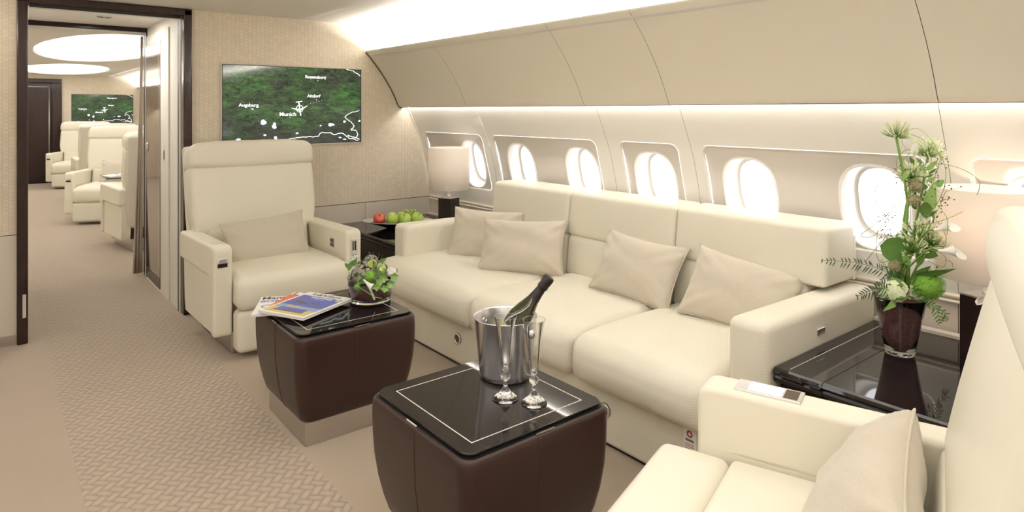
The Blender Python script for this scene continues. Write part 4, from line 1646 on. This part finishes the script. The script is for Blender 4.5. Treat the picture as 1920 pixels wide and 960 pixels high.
for k in range(34):
    x = rnd.uniform(1700, 1755); y = rnd.uniform(300, 500)
    if 420 < y < 480 and rnd.random() < .5: continue
    a_ = rnd.uniform(0, 2 * PI); l_ = rnd.uniform(10, 24)
    bb = rnd.uniform(-.05, .03)
    L('small_leaf', px2(x, y, bb), px2(x + l_ * math.cos(a_), y - abs(l_ * math.sin(a_)), bb - .01), rnd.uniform(.005, .009), m=rnd.choice((VARI, LEAFG, STEMG)), n=5)
# callas
for (x, y, dx, dz, b, ln) in ((1757, 470, 1, -.02, -.20, .085), (1750, 432, .8, .28, -.18, .075), (1715, 300, -.2, 1, .0, .05), (1728, 318, .9, .5, -.03, .045)):
    c = px2(x, y, b)
    d = crr * dx + Vector((0, 0, dz)) - fw * .2
    st = obj('flower_stem', tube(bmesh.new(), smooth_path([vp(.01, .25), vp(.015, c.z * .7 + .0), c - d * .03, c], 6), .003, 6), STEMG, vase)
    calla(st, c, d, ln, .024 if ln > .06 else .014)
# moss ball, hydrangea florets, lime hydrangea
bm = bmesh.new()
c = px2(1738, 534, -.05)
ball(bm, c, .047, 2, .02, rnd)
for k in range(520):
    d = Vector((rnd.gauss(0, 1), rnd.gauss(0, 1), rnd.gauss(0, 1))).normalized()
    d2 = (d + Vector((rnd.uniform(-.3, .3), rnd.uniform(-.3, .3), rnd.uniform(-.3, .3)))).normalized()
    tube(bm, [c + d * .043, c + d * .055 + d2 * .004], [.0012, .0004], 3, caps=False)
obj('fuzzy_green_ball', bm, MOSS, vase)
bm = bmesh.new()
c = px2(1680, 545, -.06)
for k in range(26):
    d = Vector((rnd.gauss(0, 1), rnd.gauss(0, 1), rnd.gauss(0, .6)))
    d = (d.normalized() - fw * .5).normalized()
    p = c + d * .036
    sd = d.orthogonal().normalized(); sd2 = d.cross(sd)
    for q in range(4):
        a = PI / 2 * q + k
        e = sd * math.cos(a) + sd2 * math.sin(a)
        leaf_bm(bm, p, p + e * .016 + d * .003, .008, d, n=3)
obj('hydrangea_florets', bm, PALEG, vase)
bm = bmesh.new()
for k in range(60):
    a = rnd.uniform(0, 2 * PI); rr = rnd.uniform(.03, .095)
    p = Vector((rr * math.cos(a), rr * math.sin(a), .205 + rnd.uniform(0, .05)))
    e = Vector((math.cos(a + rnd.uniform(-1, 1)), math.sin(a + rnd.uniform(-1, 1)), rnd.uniform(-.4, .8))).normalized()
    leaf_bm(bm, p, p + e * rnd.uniform(.02, .04), .008, Vector((0, 0, 1)), n=4)
obj('small_green_leaves', bm, VARI, vase)
# berry sprays
NB = [0]
REST = bmesh.new()


def bm_ball(r):
    b = bmesh.new(); ball(b, (0, 0, 0), r, 1)
    return b


def spray(parent, pts, n, spread, seed, rr=.0030):
    rnd = random.Random(seed)
    bm = bmesh.new(); st = bmesh.new()
    path = smooth_path(pts, 6)
    tube(st, path, .0009, 4)
    for k in range(n):
        p = path[int(len(path) * rnd.uniform(.35, .99))]
        e = p + Vector((rnd.gauss(0, 1), rnd.gauss(0, 1), rnd.gauss(0, 1))) * spread
        tube(st, [p, e], .0005, 3)
        if NB[0] < 100:
            NB[0] += 1
            b_ = obj('berry', bm_ball(rr * rnd.uniform(.7, 1.1)), BERRY, parent, loc=e)
        else: ball(REST, e, rr * rnd.uniform(.7, 1.1), 1)
    obj('berry_twig', st, TEND, parent)


spray(vase, [px2(1715, 470), px2(1745, 420, -.08), px2(1772, 360, -.16)], 40, .022, 1)
spray(vase, [px2(1710, 440), px2(1740, 370), px2(1762, 300, -.1)], 26, .018, 2)
spray(vase, [px2(1700, 470), px2(1670, 440), px2(1665, 400)], 18, .016, 3)
spray(vase, [px2(1700, 480), px2(1665, 450), px2(1655, 430)], 14, .018, 4)
spray(vase, [px2(1705, 380), px2(1690, 340), px2(1682, 318)], 8, .012, 5)
spray(vase, [px2(1730, 520), px2(1745, 512, -.07), px2(1755, 513, -.08)], 26, .008, 6, .0034)
spray(vase, [px2(1700, 530), px2(1668, 510), px2(1655, 500)], 9, .010, 7)
rest_ = obj('berries', REST, BERRY, vase); rest_['kind'] = 'stuff'
# looping tendrils
loops = [[(1700, 250), (1730, 262), (1765, 296), (1771, 345), (1745, 400), (1712, 430)],
         [(1745, 305), (1800, 316), (1836, 345), (1812, 390), (1760, 415), (1700, 425)],
         [(1690, 315), (1650, 340), (1640, 370), (1652, 400), (1690, 430)],
         [(1672, 395), (1640, 440), (1614, 440), (1660, 405), (1700, 350), (1725, 300), (1700, 280), (1680, 310), (1712, 345), (1770, 400), (1775, 440)],
         [(1648, 412), (1642, 470), (1655, 492), (1700, 470)],
         [(1700, 505), (1695, 520), (1712, 522), (1716, 500), (1742, 470), (1770, 480), (1768, 500), (1740, 490)],
         [(1690, 300), (1720, 280), (1745, 290), (1735, 330), (1700, 325)],
         [(1665, 438), (1622, 490)], [(1645, 456), (1690, 450), (1740, 480), (1780, 490), (1785, 500)],
         [(1700, 280), (1690, 262), (1715, 240), (1745, 262), (1765, 300)],
         [(1710, 460), (1760, 470), (1772, 440), (1740, 400), (1720, 420)]]
for i, lp in enumerate(loops):
    rnd2 = random.Random(50 + i)
    pts = [px2(x, y, rnd2.uniform(-.07, .05) - (.16 if x > 1755 else 0)) for x, y in lp]
    obj('tendril', tube(bmesh.new(), smooth_path(pts, 8), .0011, 5), TEND, vase)
# fern fronds
def frond(pts, n, ln, seed, m=FERN):
    rnd = random.Random(seed)
    bm = bmesh.new()
    path = smooth_path(pts, 10)
    tube(bm, path, .0010, 4)
    for k in range(n):
        i = int((len(path) - 2) * (k + 1) / n)
        p = path[i]; d = (path[i + 1] - path[i - 1]).normalized()
        l = ln * math.sin(PI * (.12 + .85 * k / n)) ** .7
        for s in (-1, 1):
            side = d.cross(fw).normalized() * s
            e = p + (side * .85 + d * .55 - Vector((0, 0, .25)) + fw * rnd.uniform(-.3, .3)) * l
            leaf_bm(bm, p, e, .0024, -fw, n=3)
    obj('fern_frond', bm, m, vase)


frond([px2(1690, 525, -.03), px2(1650, 505, -.06), px2(1600, 492, -.06), px2(1538, 488, -.08)], 22, .030, 1)
frond([px2(1685, 555, -.05), px2(1650, 540, -.09), px2(1605, 556, -.11)], 16, .034, 2)
frond([px2(1730, 565, -.06), px2(1752, 575, -.09), px2(1762, 605, -.10)], 10, .024, 3, LEAFG)
frond([px2(1700, 520, -.03), px2(1672, 515, -.05), px2(1640, 535, -.06)], 12, .02, 5)
frond([px2(1720, 560, -.02), px2(1770, 585, -.02), px2(1768, 600, -.02)], 8, .018, 4, LEAFG)
# grassy blades
for k in range(16):
    a = rnd.uniform(0, 2 * PI)
    p0 = vp(rnd.uniform(-.03, .03), .21, rnd.uniform(-.03, .03)); p2_ = vp(rnd.uniform(-.07, .06), rnd.uniform(.28, .42), rnd.uniform(-.08, .05))
    obj('grass_blade', tube(bmesh.new(), smooth_path([p0, p0.lerp(p2_, .5) + Vector((0, 0, .02)), p2_], 6), .001, 4), STEMG, vase)

# ------------------------------------------------------------------ low flower bowl
B0 = Vector((1.437, 2.885, TZ))
bowl = thing('flower_bowl', 'low round glass bowl of green and white flowers beside the magazines', 'flower arrangement', B0)
prof = [(0, 0), (.088, 0), (.096, .004), (.099, .02), (.104, .05), (.106, .08), (.102, .105), (.100, .105), (.1035, .08), (.1015, .05), (.096, .022), (.090, .014), (0, .012)]
obj('bowl_glass', lathe(prof, 48), GLASSM, bowl)
bm = lathe([(0, .016), (.088, .016), (.094, .024), (.098, .05), (.099, .075), (.06, .09), (0, .10)], 40)
obj('bowl_filling', bm, SOIL, bowl)


def b2(px, py, b=0):
    dep = B0.dot(fw) + b
    return crr * ((px - 960) / 1220 * dep - B0.dot(crr)) + fw * b + Vector((0, 0, 1.4 - (py - 208) / 1220 * dep - B0.z))


def cluster(name, c, r, n, leafr, m, seed, squash=.8):
    rnd = random.Random(seed)
    bm = bmesh.new()
    for k in range(n):
        d = Vector((rnd.gauss(0, 1), rnd.gauss(0, 1), rnd.gauss(0, 1))).normalized()
        p = Vector(c) + Vector((d.x * r, d.y * r, d.z * r * squash))
        sd = d.orthogonal().normalized(); sd2 = d.cross(sd)
        for q in range(4):
            a = PI / 2 * q + k
            e = sd * math.cos(a) + sd2 * math.sin(a)
            leaf_bm(bm, p, p + e * leafr + d * leafr * .4, leafr * .5, d, n=3)
    return obj(name, bm, m, bowl)


bm = bmesh.new(); ball(bm, (0, 0, .105), .085, 2, .04)
for v in bm.verts: v.co.z = .105 + (v.co.z - .105) * .55
obj('moss_core', bm, LEAFG, bowl)
cluster('grey_filler_flowers', (0, 0, .13), .085, 130, .012, GREYT, 1, .75)
cluster('grey_filler_flowers', b2(662, 522, -.03), .025, 40, .010, GREYT, 2)
cluster('grey_filler_flowers', b2(695, 488, 0), .03, 60, .009, GREYT, 3)
cluster('lime_florets', b2(698, 495, -.06), .016, 26, .012, LIME, 4)
cluster('lime_florets', b2(716, 505, -.08), .016, 22, .011, LIME, 5)
bm = bmesh.new()
for (x, y, r) in ((694, 517, .024), (672, 538, .022)):
    c = b2(x, y, -.08); ball(bm, c, r * .9, 2, .02)
    for k in range(200):
        d = Vector((rnd.gauss(0, 1), rnd.gauss(0, 1), rnd.gauss(0, 1))).normalized()
        tube(bm, [c + d * r * .85, c + d * r * 1.1], [.0012, .0005], 3, caps=False)
obj('fuzzy_green_ball', bm, MOSS, bowl)
cluster('white_blossom', b2(733, 510, -.06), .018, 40, .014, CALLA, 6)
cluster('white_blossom', b2(738, 525, -.06), .012, 22, .012, CALLA, 7)
cluster('white_blossom', b2(664, 487, .04), .022, 30, .010, CALLA, 8)
for i, (x, y) in enumerate(((719, 522), (706, 537), (722, 540), (733, 532), (740, 518), (712, 528))):
    c = b2(x, y, -.10)
    bm = bmesh.new()
    for k in range(5):
        a = 2 * PI * k / 5 + i
        e = crr * math.cos(a) + Vector((0, 0, math.sin(a)))
        leaf_bm(bm, c, c + e * .020 - fw * .012, .011, -fw, n=4, cup=.3)
    obj('green_rosette', bm, VARI, bowl)
for (x0, y0, x1, y1, w, m) in ((660, 500, 668, 484, .012, LEAFG), (655, 502, 645, 494, .010, LEAFG), (652, 508, 660, 488, .011, LEAFG), (712, 492, 724, 484, .010, LEAFG), (740, 512, 744, 504, .008, LEAFG)):
    obj('leaf', leaf_bm(bmesh.new(), b2(x0, y0, -.05), b2(x1, y1, -.05), w, -fw), m, bowl)
calla(bowl, b2(681, 524, -.115), crr * .62 + Vector((0, 0, -.75)) + fw * .12, .095, .021)
obj('flower_stem', tube(bmesh.new(), smooth_path([b2(664, 537, -.09), b2(678, 542, -.115), b2(700, 556, -.12), b2(715, 560, -.11)], 6), .002, 6), STEMG, bowl)
spb = bmesh.new(); spt = bmesh.new()
for k in range(46):
    a = rnd.uniform(-.11, .09); z = rnd.uniform(.19, .245) - abs(a) * .55
    p = vp(a, z, rnd.uniform(-.04, .04))
    tube(spt, [vp(a * .5, .15, 0), p], .0004, 3)
    ball(spb, p, rnd.uniform(.0016, .0028), 1)
s_ = obj('spray_stalks', spt, TEND, bowl)
obj('spray_buds', spb, GREYT, s_)

# ------------------------------------------------------------------ televisions
def map_mat():
    t = NT('satellite_map')
    co = t.coords()
    m = t.mapping(co, (1, 1, 2.6), (0, R(14), 0))
    n1 = t.node('ShaderNodeTexNoise', i_Scale=11.0, i_Detail=12.0, i_Roughness=.74, i_Distortion=.9); t.link(m, n1.inputs['Vector'])
    n2 = t.node('ShaderNodeTexNoise', i_Scale=3.4, i_Detail=4.0, i_Distortion=.5); t.link(m, n2.inputs['Vector'])
    n3 = t.node('ShaderNodeTexNoise', i_Scale=26.0, i_Detail=8.0, i_Roughness=.75, i_Distortion=1.2); t.link(m, n3.inputs['Vector'])
    cl = t.n.new('ShaderNodeClamp'); t.link(t.math('MULTIPLY', t.math('SUBTRACT', n1.outputs[0], .40), 4.2), cl.inputs[0])
    c1 = t.mixc(cl.outputs[0], (.004, .012, .006), (.050, .125, .030))
    f2 = t.n.new('ShaderNodeClamp'); t.link(t.math('MULTIPLY', t.math('SUBTRACT', n2.outputs[0], .38), 4.0), f2.inputs[0])
    c2 = t.mixc(f2.outputs[0], t.mixc(cl.outputs[0], (.008, .008, .008), (.035, .045, .026)), c1)
    f3 = t.n.new('ShaderNodeClamp'); t.link(t.math('MULTIPLY', t.math('SUBTRACT', n3.outputs[0], .53), 7.0), f3.inputs[0])
    c3 = t.mixc(t.math('MULTIPLY', f3.outputs[0], .55), c2, (.10, .19, .075))
    # mountains along the lower edge turn darker and browner
    sep = t.n.new('ShaderNodeSeparateXYZ'); t.link(co, sep.inputs[0])
    fb = t.n.new('ShaderNodeClamp'); t.link(t.math('MULTIPLY', t.math('SUBTRACT', -.13, sep.outputs[2]), 12.0), fb.inputs[0])
    c4 = t.mixc(t.math('MULTIPLY', fb.outputs[0], .6), c3, (.018, .016, .015))
    t.link(c4, t.b.inputs['Emission Color'])
    t.b.inputs['Emission Strength'].default_value = 1.4
    t.b.inputs['Base Color'].default_value = (.01, .01, .01, 1)
    t.b.inputs['Roughness'].default_value = .08
    return t.m


MAPM = map_mat()
MWHITE = mat('map_white', (.8, .8, .8), .5, emit=(.95, .96, 1), estr=1.0)
MBLUE = mat('map_lake_blue', (.2, .2, .5), .5, emit=(.30, .34, .75), estr=.6)


def television(label, x0, x1, z0, z1, y):
    cx, cz = (x0 + x1) / 2, (z0 + z1) / 2
    w, h = (x1 - x0) / 2, (z1 - z0) / 2
    t = thing('television', label, 'television', (cx, y, cz), 0, 'televisions showing the flight map')
    bm = bmesh.new()
    for (a, b, c, d) in ((-w - .012, w + .012, h, h + .012), (-w - .012, w + .012, -h - .012, -h), (-w - .012, -w, -h, h), (w, w + .012, -h, h)):
        box(bm, a, b, -.010, .0, c, d, .002)
    obj('surround', bm, WAINSC, t, wn=True)
    bx('bezel', -w, w, -.004, 0, -h, h, BLACK, t)
    sc = bx('screen', -w + .006, w - .006, -.0055, -.004, -h + .005, h - .005, MAPM, t)
    def T(s, px, py, size, st=.0008):
        # px,py as shares of the screen
        text_obj('place_name', s, size, MWHITE, sc, (-w + px * 2 * w, -.0062, h - py * 2 * h), (PI / 2, 0, 0), 'CENTER', .0002, 1.08, st)
    T('Regensburg', .643, .125, .033, .0004); T('Altdorf', .628, .375, .033, .0004); T('Augsburg', .172, .50, .034, .0004); T('Munich', .44, .615, .041, .0006)
    def S(u, v): return Vector((-w + u * 2 * w, -.0064, h - v * 2 * h))
    def line(pts, r=.0028, nm='border_line'):
        rr = random.Random(len(pts) * 7)
        P_ = []
        for a, b in zip(pts, pts[1:]):
            for k in range(5):
                tt = k / 5
                P_.append(S(a[0] + (b[0] - a[0]) * tt + rr.uniform(-.003, .003), a[1] + (b[1] - a[1]) * tt + rr.uniform(-.006, .006)))
        P_.append(S(*pts[-1]))
        bm = bmesh.new(); tube(bm, P_, r, 4)
        for v in bm.verts: v.co.y = -.0060 + (v.co.y + .0064) * .1
        obj(nm, bm, MWHITE, sc)
    line([(.005, .965), (.09, .965), (.13, .975), (.17, .972)])
    line([(.37, .985), (.44, .975), (.45, .93), (.55, .915), (.665, .905), (.68, .86), (.755, .86), (.78, .89), (.84, .865), (.87, .90), (.90, .94), (.975, .975)])
    line([(.985, .565), (.90, .605), (.865, .65), (.93, .75), (.945, .78), (.915, .83), (.955, .84), (.975, .89), (.96, .94)])
    line([(.882, .008), (.935, .02), (.965, .05), (.992, .09)])
    line([(.89, .90), (.93, .93), (.985, .96)], .004)
    def blob(u, v, a, b, seed, m=MWHITE, nm='lake'):
        rr = random.Random(seed); bm = bmesh.new()
        n = 14
        vs = []
        for k in range(n):
            q = rr.uniform(.6, 1.1)
            p = S(u + a * q * math.cos(2 * PI * k / n), v + b * q * math.sin(2 * PI * k / n)); p.y = -.0059 if m is MBLUE else -.0061
            vs.append(bm.verts.new(p))
        bm.faces.new(vs)
        obj(nm, bm, m, sc, smooth=False)
    for i, (u, v, a, b) in enumerate(((.27, .715, .020, .036), (.345, .76, .016, .045), (.76, .755, .024, .024), (.105, .925, .018, .016), (.355, .905, .012, .014), (.355, .925, .012, .010), (.28, .875, .010, .012), (.505, .86, .012, .012), (.68, .765, .008, .010), (.865, .715, .012, .016), (.985, .71, .010, .014), (.83, .93, .012, .010), (.20, .55, .006, .008), (.865, .955, .016, .008))):
        blob(u, v, a * 1.15, b * 1.12, i, MBLUE, 'lake_edge'); blob(u, v, a, b, i)
    # aircraft symbol, nose to the lower right
    bm = bmesh.new()
    c0 = S(.525, .54)
    tube(bm, [c0 + Vector((-.008, 0, .05)), c0 + Vector((.008, 0, -.055))], [.004, .005], 6)
    tube(bm, [c0 + Vector((-.062, 0, .004)), c0 + Vector((0, 0, -.012)), c0 + Vector((.060, 0, .022))], [.002, .007, .002], 6)
    tube(bm, [c0 + Vector((-.030, 0, .048)), c0 + Vector((.020, 0, .056))], .003, 6)
    tube(bm, [c0 + Vector((.026 * math.cos(a_ * PI / 8), 0, .026 * math.sin(a_ * PI / 8))) for a_ in range(16)], .0022, 5, closed=True)
    for v in bm.verts: v.co.y = -.0061 + (v.co.y + .0064) * .1
    obj('aircraft_symbol', bm, MWHITE, sc)
    # dotted track
    bm = bmesh.new()
    for k in range(7):
        ball(bm, S(.585 + .021 * k, .48 - .009 * k), .0022, 1)
    for v in bm.verts: v.co.y = -.0061 + (v.co.y + .0064) * .1
    obj('track_dots', bm, MWHITE, sc)
    bm = bmesh.new()
    for (u, v) in ((.66, .17), (.65, .42), (.19, .545), (.455, .655)): ball(bm, S(u, v), .0035, 1)
    for v in bm.verts: v.co.y = -.0061 + (v.co.y + .0064) * .1
    obj('town_marks', bm, MWHITE, sc)
    return t


tv = television('large wall television with a green flight map beside the doorway', 1.288, 2.358, 1.148, 1.735, YB)
tv2 = copy_tree(tv); tv2.location = (1.80, YE, 1.44); tv2['label'] = 'distant television with the green map seen through the doorway'

# ------------------------------------------------------------------ forward cabin
def far_chair(label, loc, rz, g='cream armchairs in the forward cabin'):
    c = copy_tree(chairA)
    c.location = loc; c.rotation_euler = (0, 0, rz)
    c['label'] = label; c['group'] = g
    return c


far_chair('cream armchair with its back to us, nearest of those through the doorway', (1.40, 7.72, 0), R(186))
far_chair('cream armchair through the doorway facing us behind the tray table', (1.29, 9.85, 0), R(-24))
far_chair('cream armchair through the doorway with its back turned, between the two facing us', (1.50, 12.55, 0), R(180))
far_chair('furthest cream armchair through the doorway, beside the dark far door', (1.34, 14.5, 0), R(-20))
far_chair('cream armchair nearest the windows in the forward cabin, mostly hidden by the others', (2.42, 12.55, 0), R(180))
pillow('cream pillow on the armchair behind the tray table through the doorway', .21, .15, .05, (1.32, 9.82, .62), (R(-24), 0, R(-24)), 'linen throw pillows', 31)
t = thing('tray_table', 'thin dark tray table between two armchairs through the doorway', 'table', (1.36, 8.62, 0))
bx('tray_top', -.36, .42, -.26, .26, .645, .660, BLACKG, t, .004)
bx('tray_post', .05, .11, -.03, .03, .02, .645, STEEL, t, .004)
bx('tray_foot', -.06, .22, -.14, .14, 0, .02, STEEL, t, .004)
t = thing('paper_cup', 'black tumbler with pale bands on the tray table', 'cup', (1.30, 8.78, .66))
obj('cup_body', lathe([(0, 0), (.035, 0), (.048, .115), (.046, .115), (.033, .004), (0, .004)], 24), BLACK, t)
for z in (.035, .07): obj('pale_band', lathe([(.0355 + .108 * z, z), (.0362 + .113 * (z + .004), z + .004)], 24), SATIN, t)
t = thing('open_magazine', 'open white magazine lying on the tray table', 'magazine', (1.17, 8.60, .66), R(15))
bm = bmesh.new()
for s in (-1, 1):
    prof = [(0, .003), (s * .03, .016), (s * .09, .014), (s * .16, .004)]
    A = [bm.verts.new((x, -.11, z)) for x, z in prof]; B = [bm.verts.new((x, .11, z)) for x, z in prof]
    A2 = [bm.verts.new((x, -.11, 0)) for x, z in prof]; B2_ = [bm.verts.new((x, .11, 0)) for x, z in prof]
    for k in range(3):
        bm.faces.new((A[k], A[k + 1], B[k + 1], B[k])); bm.faces.new((A2[k], A2[k + 1], A[k + 1], A[k]))
        bm.faces.new((B[k], B[k + 1], B2_[k + 1], B2_[k]))
obj('pages', bm, WHITE, t)
